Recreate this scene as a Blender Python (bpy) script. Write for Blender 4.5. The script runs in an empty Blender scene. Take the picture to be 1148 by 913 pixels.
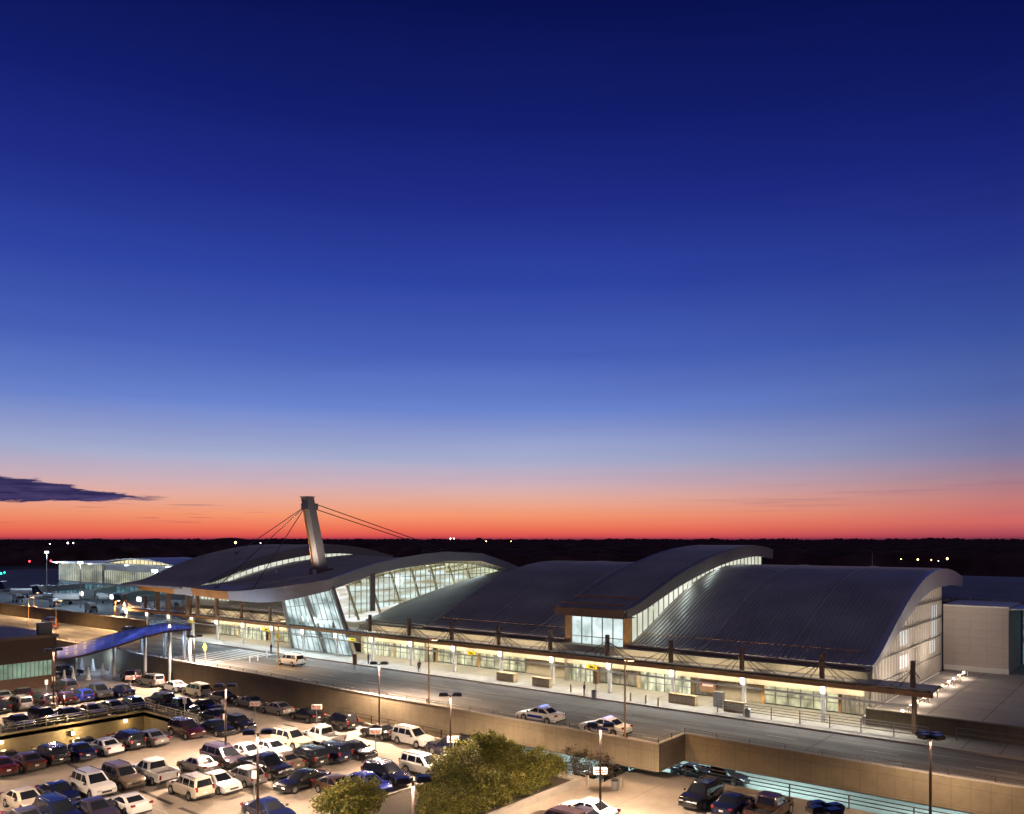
import bpy, bmesh, math, random
from mathutils import Vector, Matrix, noise
random.seed(7)
scn = bpy.context.scene
COL = scn.collection
PI = math.pi
# ------------------------------------------------------------------ survey of the site
FPX = 928.0; TH = math.radians(38.7); CAMH = 19.0; HV = 605.0
FW = (-math.sin(TH), math.cos(TH)); RT = (math.cos(TH), math.sin(TH))
def gz(u, v, Z):                       # plan position of a surveyed point on level Z
    a = (u-574)/FPX; D = (FW[0]+a*RT[0], FW[1]+a*RT[1], -(v-HV)/FPX)
    t = (Z-CAMH)/D[2]; return D[0]*t, D[1]*t
DECK = -3.0; LOW = -6.5; WALK = .15
# ------------------------------------------------------------------ materials
def new_mat(name):
    m = bpy.data.materials.new(name); m.use_nodes = True
    nt = m.node_tree; b = nt.nodes['Principled BSDF']
    return m, nt, b
def mat(name, col, rough=.6, metal=0, var=.12, scale=1.5, coat=0, bump=0, stretch=None, emit=None, es=0, spec=None):
    m, nt, b = new_mat(name)
    N = nt.nodes; L = nt.links
    tc = N.new('ShaderNodeTexCoord'); src = tc.outputs['Object']
    if stretch:
        mp = N.new('ShaderNodeMapping'); mp.inputs['Scale'].default_value = stretch
        L.new(src, mp.inputs['Vector']); src = mp.outputs['Vector']
    nz = N.new('ShaderNodeTexNoise'); nz.inputs['Scale'].default_value = scale; nz.inputs['Detail'].default_value = 6
    L.new(src, nz.inputs['Vector'])
    r = N.new('ShaderNodeValToRGB')
    r.color_ramp.elements[0].position = .3; r.color_ramp.elements[1].position = .7
    r.color_ramp.elements[0].color = tuple(max(0, c*(1-var)) for c in col)+(1,)
    r.color_ramp.elements[1].color = tuple(min(1, c*(1+var)) for c in col)+(1,)
    L.new(nz.outputs['Fac'], r.inputs['Fac']); L.new(r.outputs['Color'], b.inputs['Base Color'])
    b.inputs['Roughness'].default_value = rough; b.inputs['Metallic'].default_value = metal
    b.inputs['Coat Weight'].default_value = coat; b.inputs['Coat Roughness'].default_value = .08
    if spec is not None: b.inputs['Specular IOR Level'].default_value = spec
    if bump:
        bp = N.new('ShaderNodeBump'); bp.inputs['Strength'].default_value = bump; bp.inputs['Distance'].default_value = .05
        L.new(nz.outputs['Fac'], bp.inputs['Height']); L.new(bp.outputs['Normal'], b.inputs['Normal'])
    if emit:
        b.inputs['Emission Color'].default_value = emit+(1,); b.inputs['Emission Strength'].default_value = es
    return m
def concrete(name, col, jx=0, jy=0, jz=0, stain=.35, rough=.85, jw=.04, dark=.45, streak=False):
    """concrete with stains, fine grain and joints every jx / jy / jz metres"""
    m, nt, b = new_mat(name); N = nt.nodes; L = nt.links
    tc = N.new('ShaderNodeTexCoord'); geo = N.new('ShaderNodeNewGeometry')
    P = geo.outputs['Position']
    n1 = N.new('ShaderNodeTexNoise'); n1.inputs['Scale'].default_value = .12; n1.inputs['Detail'].default_value = 8; n1.inputs['Roughness'].default_value = .65
    n2 = N.new('ShaderNodeTexNoise'); n2.inputs['Scale'].default_value = 2.5; n2.inputs['Detail'].default_value = 5
    L.new(P, n1.inputs['Vector']); L.new(P, n2.inputs['Vector'])
    r = N.new('ShaderNodeValToRGB'); r.color_ramp.elements[0].position = .32; r.color_ramp.elements[1].position = .68
    r.color_ramp.elements[0].color = tuple(c*(1-stain) for c in col)+(1,); r.color_ramp.elements[1].color = tuple(min(1, c*1.1) for c in col)+(1,)
    L.new(n1.outputs['Fac'], r.inputs['Fac'])
    mx = N.new('ShaderNodeMix'); mx.data_type = 'RGBA'; mx.blend_type = 'MULTIPLY'; mx.inputs['Factor'].default_value = .35
    L.new(r.outputs['Color'], mx.inputs['A']); L.new(n2.outputs['Color'], mx.inputs['B'])
    g = N.new('ShaderNodeHueSaturation'); g.inputs['Saturation'].default_value = .0
    L.new(n2.outputs['Color'], g.inputs['Color']); L.new(g.outputs['Color'], mx.inputs['B'])
    out = mx.outputs['Result']
    if streak:
        for sc_, lo, hi, fc in (((.012, .55, 1), .38, .72, .8), ((.05, 1.6, 1), .45, .62, .5)):
            mp = N.new('ShaderNodeMapping'); mp.inputs['Scale'].default_value = sc_; L.new(P, mp.inputs['Vector'])
            n3 = N.new('ShaderNodeTexNoise'); n3.inputs['Scale'].default_value = 1; n3.inputs['Detail'].default_value = 4; L.new(mp.outputs[0], n3.inputs['Vector'])
            r3 = N.new('ShaderNodeValToRGB'); r3.color_ramp.elements[0].position = lo; r3.color_ramp.elements[1].position = hi; r3.color_ramp.elements[0].color = (.45, .45, .46, 1)
            L.new(n3.outputs['Fac'], r3.inputs['Fac'])
            q3 = N.new('ShaderNodeMix'); q3.data_type = 'RGBA'; q3.blend_type = 'MULTIPLY'; q3.inputs['Factor'].default_value = fc; L.new(out, q3.inputs['A']); L.new(r3.outputs['Color'], q3.inputs['B']); out = q3.outputs['Result']
    sep = N.new('ShaderNodeSeparateXYZ'); L.new(P, sep.inputs[0])
    acc = None
    for ax, j in (('X', jx), ('Y', jy), ('Z', jz)):
        if not j: continue
        a = N.new('ShaderNodeMath'); a.operation = 'PINGPONG'; a.inputs[1].default_value = j/2; L.new(sep.outputs[ax], a.inputs[0])
        c = N.new('ShaderNodeMath'); c.operation = 'LESS_THAN'; c.inputs[1].default_value = jw; L.new(a.outputs[0], c.inputs[0])
        if acc is None: acc = c.outputs[0]
        else:
            d = N.new('ShaderNodeMath'); d.operation = 'MAXIMUM'; L.new(acc, d.inputs[0]); L.new(c.outputs[0], d.inputs[1]); acc = d.outputs[0]
    if acc is not None:
        q = N.new('ShaderNodeMix'); q.data_type = 'RGBA'; q.blend_type = 'MULTIPLY'; L.new(acc, q.inputs['Factor'])
        L.new(out, q.inputs['A']); q.inputs['B'].default_value = (dark, dark, dark, 1); out = q.outputs['Result']
    L.new(out, b.inputs['Base Color']); b.inputs['Roughness'].default_value = rough
    return m
def lit(name, col, strength, var=.4, scale=(.35, .35, .6), noisecol=None, detail=3):
    """a lit room seen through glass: uneven light from fittings, floors and furniture inside, glossy pane on top"""
    m, nt, b = new_mat(name); N = nt.nodes; L = nt.links
    geo = N.new('ShaderNodeNewGeometry'); mp = N.new('ShaderNodeMapping'); mp.inputs['Scale'].default_value = scale
    L.new(geo.outputs['Position'], mp.inputs['Vector'])
    nz = N.new('ShaderNodeTexNoise'); nz.inputs['Scale'].default_value = 1; nz.inputs['Detail'].default_value = detail
    L.new(mp.outputs['Vector'], nz.inputs['Vector'])
    r = N.new('ShaderNodeValToRGB'); e = r.color_ramp.elements
    e[0].position = .35; e[1].position = .68
    c2 = noisecol or col
    e[0].color = tuple(c*(1-var) for c in c2)+(1,); e[1].color = tuple(min(1, c*1.15) for c in col)+(1,)
    L.new(nz.outputs['Fac'], r.inputs['Fac']); L.new(r.outputs['Color'], b.inputs['Emission Color'])
    b.inputs['Emission Strength'].default_value = strength
    b.inputs['Base Color'].default_value = (.05, .06, .06, 1); b.inputs['Roughness'].default_value = .08
    return m
M = {}
M['asphalt'] = concrete('road_surface', (.31, .3, .285), jx=26, stain=.35, jw=.09, dark=.45, streak=True)
M['walk'] = concrete('sidewalk_concrete', (.42, .41, .38), jx=3, jy=3, stain=.2)
M['deck'] = concrete('deck_concrete', (.42, .35, .28), stain=.42, jx=18, jw=.05, dark=.7)
M['terrace'] = concrete('terrace_slabs', (.55, .5, .48), jx=5, jy=5, stain=.25, jw=.05)
M['wall'] = concrete('wall_panels', (.3, .24, .15), jx=1.35, jz=1.6, stain=.45, jw=.03, dark=.75)
M['curb'] = concrete('curb_concrete', (.42, .38, .32), stain=.25)
M['low'] = concrete('lower_floor', (.35, .36, .35), jy=3.5, stain=.3)
M['apron'] = concrete('apron_concrete', (.26, .28, .3), jx=8, jy=8, stain=.3, jw=.15, dark=.7)
M['paint'] = mat('road_paint', (.78, .78, .74), .6, var=.2, scale=3)
M['oldpaint'] = mat('worn_paint', (.38, .36, .31), .7, var=.3, scale=3)
M['darkseam'] = mat('expansion_joint', (.05, .04, .035), .7)
M['grass'] = mat('night_grass', (.05, .07, .035), .95, var=.4, scale=.02)
M['forest'] = mat('forest_canopy', (.11, .055, .06), 1, var=.6, scale=.05, spec=0)
M['hill'] = mat('far_hills', (.09, .06, .09), 1, spec=0)
M['roof'] = mat('standing_seam_roof', (.6, .55, .52), .42, metal=.25, var=.16, scale=.15)
M['roofgrey'] = mat('low_membrane_roof', (.3, .31, .3), .6, var=.15, scale=.25)
M['fascia'] = mat('pale_metal_fascia', (.62, .62, .66), .4, metal=.3, var=.06, scale=.4, stretch=(8, 8, .2))
M['bronze'] = mat('copper_fascia_panel', (.62, .27, .07), .5, metal=.1, var=.1, scale=.5)
M['brown'] = mat('brown_painted_steel', (.3, .18, .11), .5, var=.15)
M['orange'] = mat('canopy_edge_timber', (.72, .38, .15), .55, var=.15)
M['greyfascia'] = mat('grey_side_fascia', (.36, .33, .3), .5, metal=.2, var=.08)
M['cream'] = concrete('cream_wall', (.66, .58, .44), jx=2.2, jz=2.6, stain=.12, jw=.02, dark=.75)
M['white'] = mat('white_paint', (.8, .78, .74), .5, var=.05)
M['steel'] = mat('grey_steel', (.35, .35, .36), .4, metal=.7, var=.1)
M['galv'] = mat('galvanised_rail', (.26, .24, .22), .5, metal=.5, var=.15)
M['black'] = mat('black_paint', (.012, .012, .014), .35, var=.3)
M['polebrown'] = mat('dark_pole', (.07, .05, .045), .4, metal=.4)
M['head'] = mat('lamp_housing', (.035, .035, .05), .3, metal=.3, coat=.5)
M['cable'] = mat('cable_steel', (.2, .16, .15), .4, metal=.6)
M['whitepanel'] = concrete('panelled_block_wall', (.66, .58, .53), jx=2.0, jz=1.1, stain=.06, jw=.018, dark=.7)
M['kalwall'] = mat('translucent_end_wall', (.72, .7, .66), .45, var=.08, scale=.4, emit=(1, .87, .74), es=.42)
M['glass_cool'] = lit('lit_glass_cool', (.74, .93, .88), 1.15, var=.45, scale=(.5, .22, .5))
M['glass_arch'] = lit('lit_clerestory_glass', (.92, .96, .74), .95, var=.3, scale=(.3, .15, .3))
M['glass_hall'] = lit('lit_entrance_hall', (.72, 1, .93), 1.2, var=.6, scale=(.3, .3, .3), noisecol=(.28, .42, .4), detail=5)
M['shop'] = lit('lit_storefront', (1, .84, .5), .95, var=.7, scale=(.8, .8, .45), noisecol=(.42, .36, .22), detail=6)
M['door'] = lit('lit_doors', (1, .95, .58), 1.1, var=.6, scale=(1.1, 1.1, .4), noisecol=(.5, .5, .3), detail=5)
M['shopdark'] = lit('dim_storefront', (.6, .46, .28), .6, var=.8, scale=(.5, .5, .7), detail=5)
M['teal'] = lit('teal_glass', (.15, .33, .38), .6, var=.7, scale=(.2, .2, .5))
M['green_window'] = lit('green_window', (.42, .62, .45), .55, var=.6, scale=(.2, .6, .5), detail=5)
M['concourse_glass'] = lit('concourse_glass', (.8, .82, .6), .6, var=.65, scale=(.09, .09, .25), detail=4)
M['warmlit'] = lit('warm_lit_glass', (1, .8, .45), 1.2, var=.3)
M['patch'] = mat('bright_window_patch', (.7, .8, .85), .3, emit=(.8, .95, 1), es=.5)
def emis(name, c, s):
    return mat(name, (.8, .8, .8), .4, emit=c, es=s)
M['lamp_warm'] = emis('lamp_lens_warm', (1, .72, .4), 6)
M['lamp_white'] = emis('lamp_lens_white', (1, .96, .82), 5)
M['lamp_hot'] = emis('lamp_lens_sodium', (1, .78, .4), 90)
M['lamp_cool'] = emis('lamp_lens_cool', (.75, .9, 1), 12)
M['red_light'] = emis('red_light', (1, .05, .03), 3)
M['red_beacon'] = emis('red_beacon', (1, .03, .05), 14)
M['green_beacon'] = emis('green_beacon', (.02, 1, .45), 10)
M['blue_beacon'] = emis('blue_beacon', (.15, .25, 1), 6)
M['amber_beacon'] = emis('amber_beacon', (1, .6, .2), 14)
M['white_beacon'] = emis('white_beacon', (1, .9, .8), 14)
M['bluepanel'] = mat('translucent_blue_roof', (.24, .28, .6), .5, var=.15, scale=.8)
_nt = M['bluepanel'].node_tree; _t = _nt.nodes.new('ShaderNodeBsdfTranslucent'); _t.inputs['Color'].default_value = (.36, .4, .85, 1); _m = _nt.nodes.new('ShaderNodeMixShader'); _m.inputs[0].default_value = .7
_nt.links.new(_nt.nodes['Principled BSDF'].outputs[0], _m.inputs[1]); _nt.links.new(_t.outputs[0], _m.inputs[2]); _nt.links.new(_m.outputs[0], _nt.nodes['Material Output'].inputs['Surface'])
M['bluepanel2'] = mat('pale_roof_panel', (.8, .76, .82), .35, var=.1)
M['brick'] = concrete('brown_block_wall', (.2, .12, .08), jz=.4, stain=.2, jw=.015, dark=.8)
M['tyre'] = mat('tyre_rubber', (.015, .015, .015), .8)
M['rim'] = mat('wheel_rim', (.45, .45, .46), .3, metal=.8)
M['carglass'] = mat('car_glass', (.012, .014, .018), .06, coat=.6, var=.1)
M['trim'] = mat('car_trim', (.03, .03, .03), .6)
M['tail'] = mat('tail_lens', (.22, .012, .01), .2, coat=.5)
M['headlens'] = mat('headlight_lens', (.7, .7, .68), .12, metal=.3, coat=.6)
M['plate'] = mat('number_plate', (.75, .75, .72), .4)
M['yellow'] = mat('hi_vis_sign', (.62, .85, .05), .5, emit=(.62, .85, .05), es=.15)
M['yellowsign'] = mat('yellow_sign', (.8, .55, .02), .5, emit=(1, .7, .05), es=.12)
M['signwhite'] = mat('sign_face', (.8, .75, .68), .5)
M['signred'] = mat('sign_red', (.6, .08, .04), .5)
M['bark'] = mat('bark', (.06, .045, .03), .9, var=.4, scale=6, bump=.4)
M['skin'] = mat('skin', (.4, .24, .17), .6)
M['cloth'] = mat('dark_cloth', (.03, .035, .05), .9)
M['kiosk'] = mat('kiosk_wood', (.5, .38, .22), .5, var=.2)
def leafmat(name, c1, c2, c3):
    m, nt, b = new_mat(name); N = nt.nodes; L = nt.links
    oi = N.new('ShaderNodeNewGeometry')
    r = N.new('ShaderNodeValToRGB'); e = r.color_ramp.elements
    e[0].color = c1+(1,); e[1].color = c3+(1,); k = e.new(.5); k.color = c2+(1,)
    L.new(oi.outputs['Random Per Island'], r.inputs['Fac']); L.new(r.outputs['Color'], b.inputs['Base Color'])
    b.inputs['Roughness'].default_value = .6
    t = N.new('ShaderNodeBsdfTranslucent'); L.new(r.outputs['Color'], t.inputs['Color'])
    mx = N.new('ShaderNodeMixShader'); mx.inputs[0].default_value = .3
    o = N['Material Output']; L.new(b.outputs[0], mx.inputs[1]); L.new(t.outputs[0], mx.inputs[2]); L.new(mx.outputs[0], o.inputs['Surface'])
    return m
M['leaf'] = leafmat('green_leaves', (.045, .055, .01), (.12, .12, .016), (.24, .2, .028))
M['leafdark'] = leafmat('dark_leaves', (.03, .03, .012), (.06, .045, .02), (.1, .05, .03))
# ------------------------------------------------------------------ helpers
ORG = {}
def tag(o, label=None, cat=None, group=None, kind=None):
    if label: o['label'] = label
    if cat: o['category'] = cat
    if group: o['group'] = group
    if kind: o['kind'] = kind
    return o
def empty(name, loc=(0, 0, 0), rz=0, label=None, cat=None, group=None):
    o = bpy.data.objects.new(name, None); COL.objects.link(o)
    o.location = loc; o.rotation_euler = (0, 0, rz); o.empty_display_size = .2
    ORG[o.name] = Vector(loc); return tag(o, label, cat, group)
class MB:
    def __init__(s): s.v = []; s.f = []; s.m = []
    def face(s, pts, mi=0):
        n = len(s.v); s.v += [tuple(p) for p in pts]; s.f.append(tuple(range(n, n+len(pts)))); s.m.append(mi)
    def box(s, x0, x1, y0, y1, z0, z1, mi=0):
        n = len(s.v)
        s.v += [(x0, y0, z0), (x1, y0, z0), (x1, y1, z0), (x0, y1, z0), (x0, y0, z1), (x1, y0, z1), (x1, y1, z1), (x0, y1, z1)]
        for q in ((0, 3, 2, 1), (4, 5, 6, 7), (0, 1, 5, 4), (1, 2, 6, 5), (2, 3, 7, 6), (3, 0, 4, 7)):
            s.f.append(tuple(n+i for i in q)); s.m.append(mi)
    def bar(s, a, b, w, h=None, mi=0):
        """square bar from a to b"""
        a = Vector(a); b = Vector(b); h = h or w; d = (b-a).normalized()
        up = Vector((0, 0, 1)) if abs(d.z) < .95 else Vector((1, 0, 0))
        sx = d.cross(up).normalized()*w/2; sy = sx.cross(d).normalized()*h/2
        n = len(s.v)
        for p in (a, b):
            for i, j in ((-1, -1), (1, -1), (1, 1), (-1, 1)): s.v.append(tuple(p+sx*i+sy*j))
        for q in ((0, 3, 2, 1), (4, 5, 6, 7), (0, 1, 5, 4), (1, 2, 6, 5), (2, 3, 7, 6), (3, 0, 4, 7)):
            s.f.append(tuple(n+i for i in q)); s.m.append(mi)
    def cyl(s, a, b, r0, r1=None, k=10, mi=0, cap=True):
        a = Vector(a); b = Vector(b); r1 = r0 if r1 is None else r1
        d = (b-a).normalized(); up = Vector((0, 0, 1)) if abs(d.z) < .9 else Vector((1, 0, 0))
        sx = d.cross(up).normalized(); sy = sx.cross(d).normalized(); n = len(s.v)
        for p, r in ((a, r0), (b, r1)):
            for i in range(k):
                t = 2*PI*i/k; s.v.append(tuple(p+sx*math.cos(t)*r+sy*math.sin(t)*r))
        for i in range(k):
            j = (i+1) % k; s.f.append((n+i, n+j, n+k+j, n+k+i)); s.m.append(mi)
        if cap:
            s.f.append(tuple(n+i for i in reversed(range(k)))); s.m.append(mi)
            s.f.append(tuple(n+k+i for i in range(k))); s.m.append(mi)
    def grid(s, rows, mi=0, flip=False):
        n = len(s.v); R = len(rows); Cn = len(rows[0])
        for r in rows: s.v += [tuple(p) for p in r]
        for j in range(R-1):
            for i in range(Cn-1):
                q = (n+j*Cn+i, n+j*Cn+i+1, n+(j+1)*Cn+i+1, n+(j+1)*Cn+i)
                s.f.append(tuple(reversed(q)) if flip else q); s.m.append(mi)
    def build(s, name, mats, parent=None, smooth=None):
        if not isinstance(mats, (list, tuple)): mats = [mats]
        me = bpy.data.meshes.new(name)
        o0 = Vector((0, 0, 0)); p = parent
        while p is not None:
            if p.name in ORG: o0 = ORG[p.name]; break
            p = p.parent
        me.from_pydata([(x-o0.x, y-o0.y, z-o0.z) for x, y, z in s.v], [], s.f)
        for m in mats: me.materials.append(m)
        me.polygons.foreach_set('material_index', s.m)
        bm = bmesh.new(); bm.from_mesh(me); bmesh.ops.recalc_face_normals(bm, faces=bm.faces); bm.to_mesh(me); bm.free()
        if smooth:
            me.polygons.foreach_set('use_smooth', [True]*len(me.polygons)); me.set_sharp_from_angle(angle=math.radians(smooth))
        me.update()
        o = bpy.data.objects.new(name, me); COL.objects.link(o)
        if parent: o.parent = parent
        return o
def struct(o): o['kind'] = 'structure'; return o
def copy_tree(o, parent=None):
    c = o.copy(); COL.objects.link(c)
    if parent is not None: c.parent = parent
    for ch in list(o.children): copy_tree(ch, c)
    return c
def lamp(name, typ, loc, energy, col, parent=None, size=.5, size_y=None, spot=None, rot=(0, 0, 0), blend=.6, spread=None):
    l = bpy.data.lights.new(name, typ); l.energy = energy; l.color = col
    if typ == 'AREA':
        l.size = size
        if size_y: l.shape = 'RECTANGLE'; l.size_y = size_y
        if spread: l.spread = spread
    else: l.shadow_soft_size = size
    if typ == 'SPOT': l.spot_size = spot or 2.6; l.spot_blend = blend
    o = bpy.data.objects.new(name, l); COL.objects.link(o); o.location = loc; o.rotation_euler = rot
    if parent:
        o.parent = parent
    return o
# ------------------------------------------------------------------ ground, roads, decks
g = MB(); g.box(-9000, 5000, -1500, 9000, LOW-2, LOW-.3); struct(g.build('ground', M['grass']))
g = MB(); g.box(-760, -110, 101, 330, LOW-.25, LOW+.5-.5+.02); struct(g.build('airport_apron', M['apron']))
g = MB()   # road slab (viaduct) with jog
g.box(-460, -36.3, 66.3, 82.9, -.9, 0); g.box(-36.3, 60, 71.3, 82.9, -.9, 0)
struct(g.build('road', M['asphalt']))
g = MB(); g.box(-165, 60, 82.95, 83.15, -.9, .17, 1); g.box(-165, 60, 83.15, 92.4, -.9, .15)
struct(g.build('sidewalk', [M['walk'], M['curb']]))
g = MB()
g.box(-260, -102.5, -20, 66, DECK-.45, DECK); g.box(-102.5, -90.2, 53, 66, DECK-.45, DECK)
g.box(-102.5, -90.2, -20, 16, DECK-.45, DECK); g.box(-90.2, -60, -20, 66, DECK-.45, DECK)
g.box(-60, -40.5, -20, 64, DECK-.45, DECK); g.box(-40.5, 40, -20, 70.2, DECK-.45, DECK)
struct(g.build('parking_deck', M['deck']))
g = MB(); g.box(-110, 60, 10, 100, LOW-.4, LOW); struct(g.build('lower_road', M['low']))
g = MB(); g.box(-25, 70, 88.6, 140, -.6, .9); struct(g.build('terrace', M['terrace']))
# pit side walls
t = empty('pit_retaining_wall', (-96, 53, DECK), label='stained concrete wall lining the sunken ramp pit in the parking deck', cat='wall')
w = MB(); w.box(-102.9, -102.5, 16, 53.4, LOW, DECK+.25); w.build('side_wall', M['wall'], t)
w = MB(); w.box(-102.5, -90.2, 53, 53.4, LOW, DECK+.25); w.build('end_wall', M['wall'], t)
def railing(name, pts, z0, h, label, n_r=3, step=2.4, mt='galv', cat='railing', r=.035, pr=.045):
    """posts and rails along plan points"""
    c = Vector((pts[0][0], pts[0][1], z0)); t = empty(name, c, label=label, cat=cat)
    rl = MB(); cnt = 0
    for (a, b) in zip(pts, pts[1:]):
        A = Vector((a[0], a[1], z0)); B = Vector((b[0], b[1], z0)); L = (B-A).length; n = max(1, round(L/step))
        for k in range(n_r):
            hz = h*(1-k/n_r*.85); rl.bar(A+Vector((0, 0, hz)), B+Vector((0, 0, hz)), r*2, r*2)
        for i in range(n+1):
            p = A.lerp(B, i/n)
            if cnt < 100:
                q = MB(); q.bar(p, p+Vector((0, 0, h+.02)), pr*2, pr*2); q.build('post', M[mt], t); cnt += 1
    rl.build('rails', M[mt], t); return t
railing('guard_rail', [(-102.7, 20), (-102.7, 53.2), (-90.2, 53.2)], DECK+.25, 1.0, 'grey pipe guard rail on the edge of the sunken ramp pit')
# road retaining walls
def wall_obj(name, segs, label, m='wall', cap='curb'):
    s0 = segs[0]; t = empty(name, (s0[0], s0[2], s0[4]), label=label, cat='wall'); w = MB(); c = MB()
    for x0, x1, y0, y1, z0, z1 in segs:
        w.box(x0, x1, y0, y1, z0, z1); c.box(x0-.04*(x1-x0 < 1), x1+.04*(x1-x0 < 1), y0-.05, y1+.05, z1, z1+.1)
    w.build('wall_panels', M[m], t); c.build('coping', M[cap], t); return t
wall_obj('retaining_wall', [(-165, -60, 65.95, 66.25, DECK, .65)], 'long tan panelled retaining wall between the parking deck and the upper road')
wall_obj('viaduct_wall', [(-60, -36, 65.95, 66.25, -1.8, .65)], 'tan viaduct edge wall above the opening behind the leafy tree, ending at the jog')
wall_obj('return_wall', [(-36.3, -36, 66.3, 71, -1.8, .65)], 'short shadowed wall turning the corner at the road jog')
wall_obj('edge_wall', [(-36.3, 60, 71.05, 71.35, -1.8, .65)], 'tan viaduct edge wall over the turquoise-lit lower roadway at right')
wall_obj('far_left_wall', [(-420, -167, 65.95, 66.25, DECK-3, .65)], 'orange-lit near parapet wall of the roadway behind the brown building')
wall_obj('barrier_wall', [(-430, -163, 84.4, 84.8, -6, 2.5)], 'sodium-lit barrier wall beyond the roadway, in front of the apron')
railing('parapet_rail', [(-165, 66.1), (-36.15, 66.1), (-36.15, 71.2), (60, 71.2)], .75, .42, 'thin dark rail on top of the road parapet wall', n_r=2, step=3.2, mt='polebrown', r=.02, pr=.03)
# viaduct soffit
g = MB(); g.box(-60, 60, 71.4, 82.5, -2.0, -1.85); g.box(-60, -36.4, 66.3, 71.4, -2.0, -1.85); struct(g.build('viaduct_underside', M['low']))
t = empty('lower_level_wall', (-20, 99, LOW), label='bright storefront wall of the lower arrivals level under the road', cat='wall')
w = MB(); w.box(-60, 60, 96, 96.3, LOW, -2); w.build('wall_panels', M['cream'], t)
for i in range(9):
    x = -58+i*9; w = MB(); w.box(x, x+6, 95.93, 95.99, LOW+.3, LOW+3.2); w.build('window', M['glass_cool'], t)
# deck edge walls and planters
t = empty('planter_edge', (-75, 64.8, DECK), label='low concrete kerb wall with a pipe rail at the foot of the retaining wall', cat='wall')
w = MB(); w.box(-120, -62, 65.0, 65.3, DECK, DECK+.45); w.box(-62, -51, 63.6, 63.9, DECK, DECK+.45); w.build('kerb', M['curb'], t)
railing('deck_rail', [(-76, 65.15), (-62, 65.15), (-51, 63.7)], DECK+.45, .95, 'dark pipe rail on the kerb below the retaining wall', n_r=2, step=2.6, mt='polebrown')
railing('edge_rail', [(-44.6, 63.8), (-40.4, 63.9), (-40.4, 70.0), (38, 70.0)], DECK, 1.1, 'dark pipe rail along the right deck edge above the lower roadway', n_r=3, step=5, mt='polebrown')
t = empty('tree_planter', (-48, 52, DECK), label='long concrete planter kerb holding the leafy trees between the two lots', cat='planter')
w = MB(); w.box(-42.0, -41.6, 38, 61.6, DECK, DECK+.55); w.box(-52.2, -51.9, 38, 53, DECK, DECK+.4); w.box(-52.2, -41.6, 61.6, 61.9, DECK, DECK+.5); w.build('kerb', M['curb'], t)
w = MB(); w.box(-51.9, -42.0, 38, 61.6, DECK, DECK+.3); w.build('soil', M['bark'], t)
# pavement marks on the upper road
def marks(name, segs, label, m='oldpaint', z=.004):
    w = MB()
    for x0, x1, y0, y1 in segs: w.box(x0, x1, y0, y1, z-.003, z+.004)
    o = w.build(name, M[m]); return tag(o, label, 'road marking', kind='structure')
segs = []
for y in (70.2, 74.1, 78.2):
    x = -400
    while x < 50:
        if not (-131 < x < -108) and not (x > -40 and y < 71.5): segs.append((x, x+3, y-.07, y+.07))
        x += 9
segs.append((-400, -132, 82.2, 82.35))
marks('lane_marking', segs, 'dashed white lane lines along the upper road')
segs = [(-130.2+i*1.35, -129.6+i*1.35, 67.5, 82.6) for i in range(0)]
t = empty('crosswalk', (-118, 75, .01), label='broad zebra crosswalk from the blue canopy to the entrance', cat='crosswalk')
w = MB()
for i in range(13):
    y = 67.6+i*1.16; w.box(-126, -116.5, y, y+.55, .002, .009)
w.build('stripes', M['paint'], t)
w = MB(); w.box(-116.2, -115.9, 67, 82.8, .002, .009); w.box(-126.6, -126.3, 67, 82.8, .002, .009); w.build('border_lines', M['paint'], t)
# parking bay lines on the deck
w = MB()
for xr, y0, y1 in ((-86.4, 27, 50), (-116.9, 28, 58), (-72.6, 24, 62), (-65.4, 24, 62), (-54, 38, 62), (-28, 50, 69)):
    y = y0
    while y < y1:
        w.box(xr-2.4, xr+2.4, y-.05, y+.05, DECK+.002, DECK+.008); y += 2.65
tag(w.build('bay_lines', M['oldpaint']), 'worn painted bay lines on the parking deck', 'road marking', kind='structure')
w = MB()
for (u0, v0, u1, v1) in ((76, 857, 93, 864), (158, 887, 193, 902), (202, 906, 222, 914)):
    a = gz(u0, v0, DECK); b = gz(u1, v1, DECK); w.bar((a[0], a[1], DECK+.012), (b[0], b[1], DECK+.012), .35, .012)
tag(w.build('drain_strip', M['darkseam']), 'dark drain joints let into the parking deck', 'road marking', kind='structure')
# ------------------------------------------------------------------ forest and hills
def ridge(name, label, r0, r1, nr, a0, a1, na, hfun, m):
    w = MB(); rows = []
    for j in range(nr):
        r = r0*(r1/r0)**(j/(nr-1)); row = []
        for i in range(na):
            a = a0+(a1-a0)*i/(na-1); x = r*math.sin(a); y = r*math.cos(a)
            row.append((x, y, hfun(x, y, r, a, j)))
        rows.append(row)
    w.grid(rows); return w.build(name, m)
def fh(x, y, r, a, j):
    if j == 0: return LOW-.5
    n = noise.noise(Vector((x/260, y/260, 0)))*3.5+noise.noise(Vector((x/35, y/35, 3)))*3.0+noise.noise(Vector((x/9, y/9, 7)))*2.6
    if r > 3000: n += noise.noise(Vector((x/75, y/75, 11)))*4.2+noise.noise(Vector((x/30, y/30, 15)))*2.2
    return 10.0+n*(1+max(0, r-1500)/2200)+min(5.0, r/600)
A0 = math.radians(-83); A1 = math.radians(5)
tag(ridge('forest', '', 420, 4200, 60, math.radians(-45), A1, 620, fh, M['forest']), 'dark mass of woodland stretching to the horizon behind the terminal', 'forest', kind='stuff')
tag(ridge('woodland', '', 950, 4300, 45, A0, math.radians(-44.8), 460, fh, M['forest']), 'dark woodland beyond the airfield at left', 'forest', kind='stuff')
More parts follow.
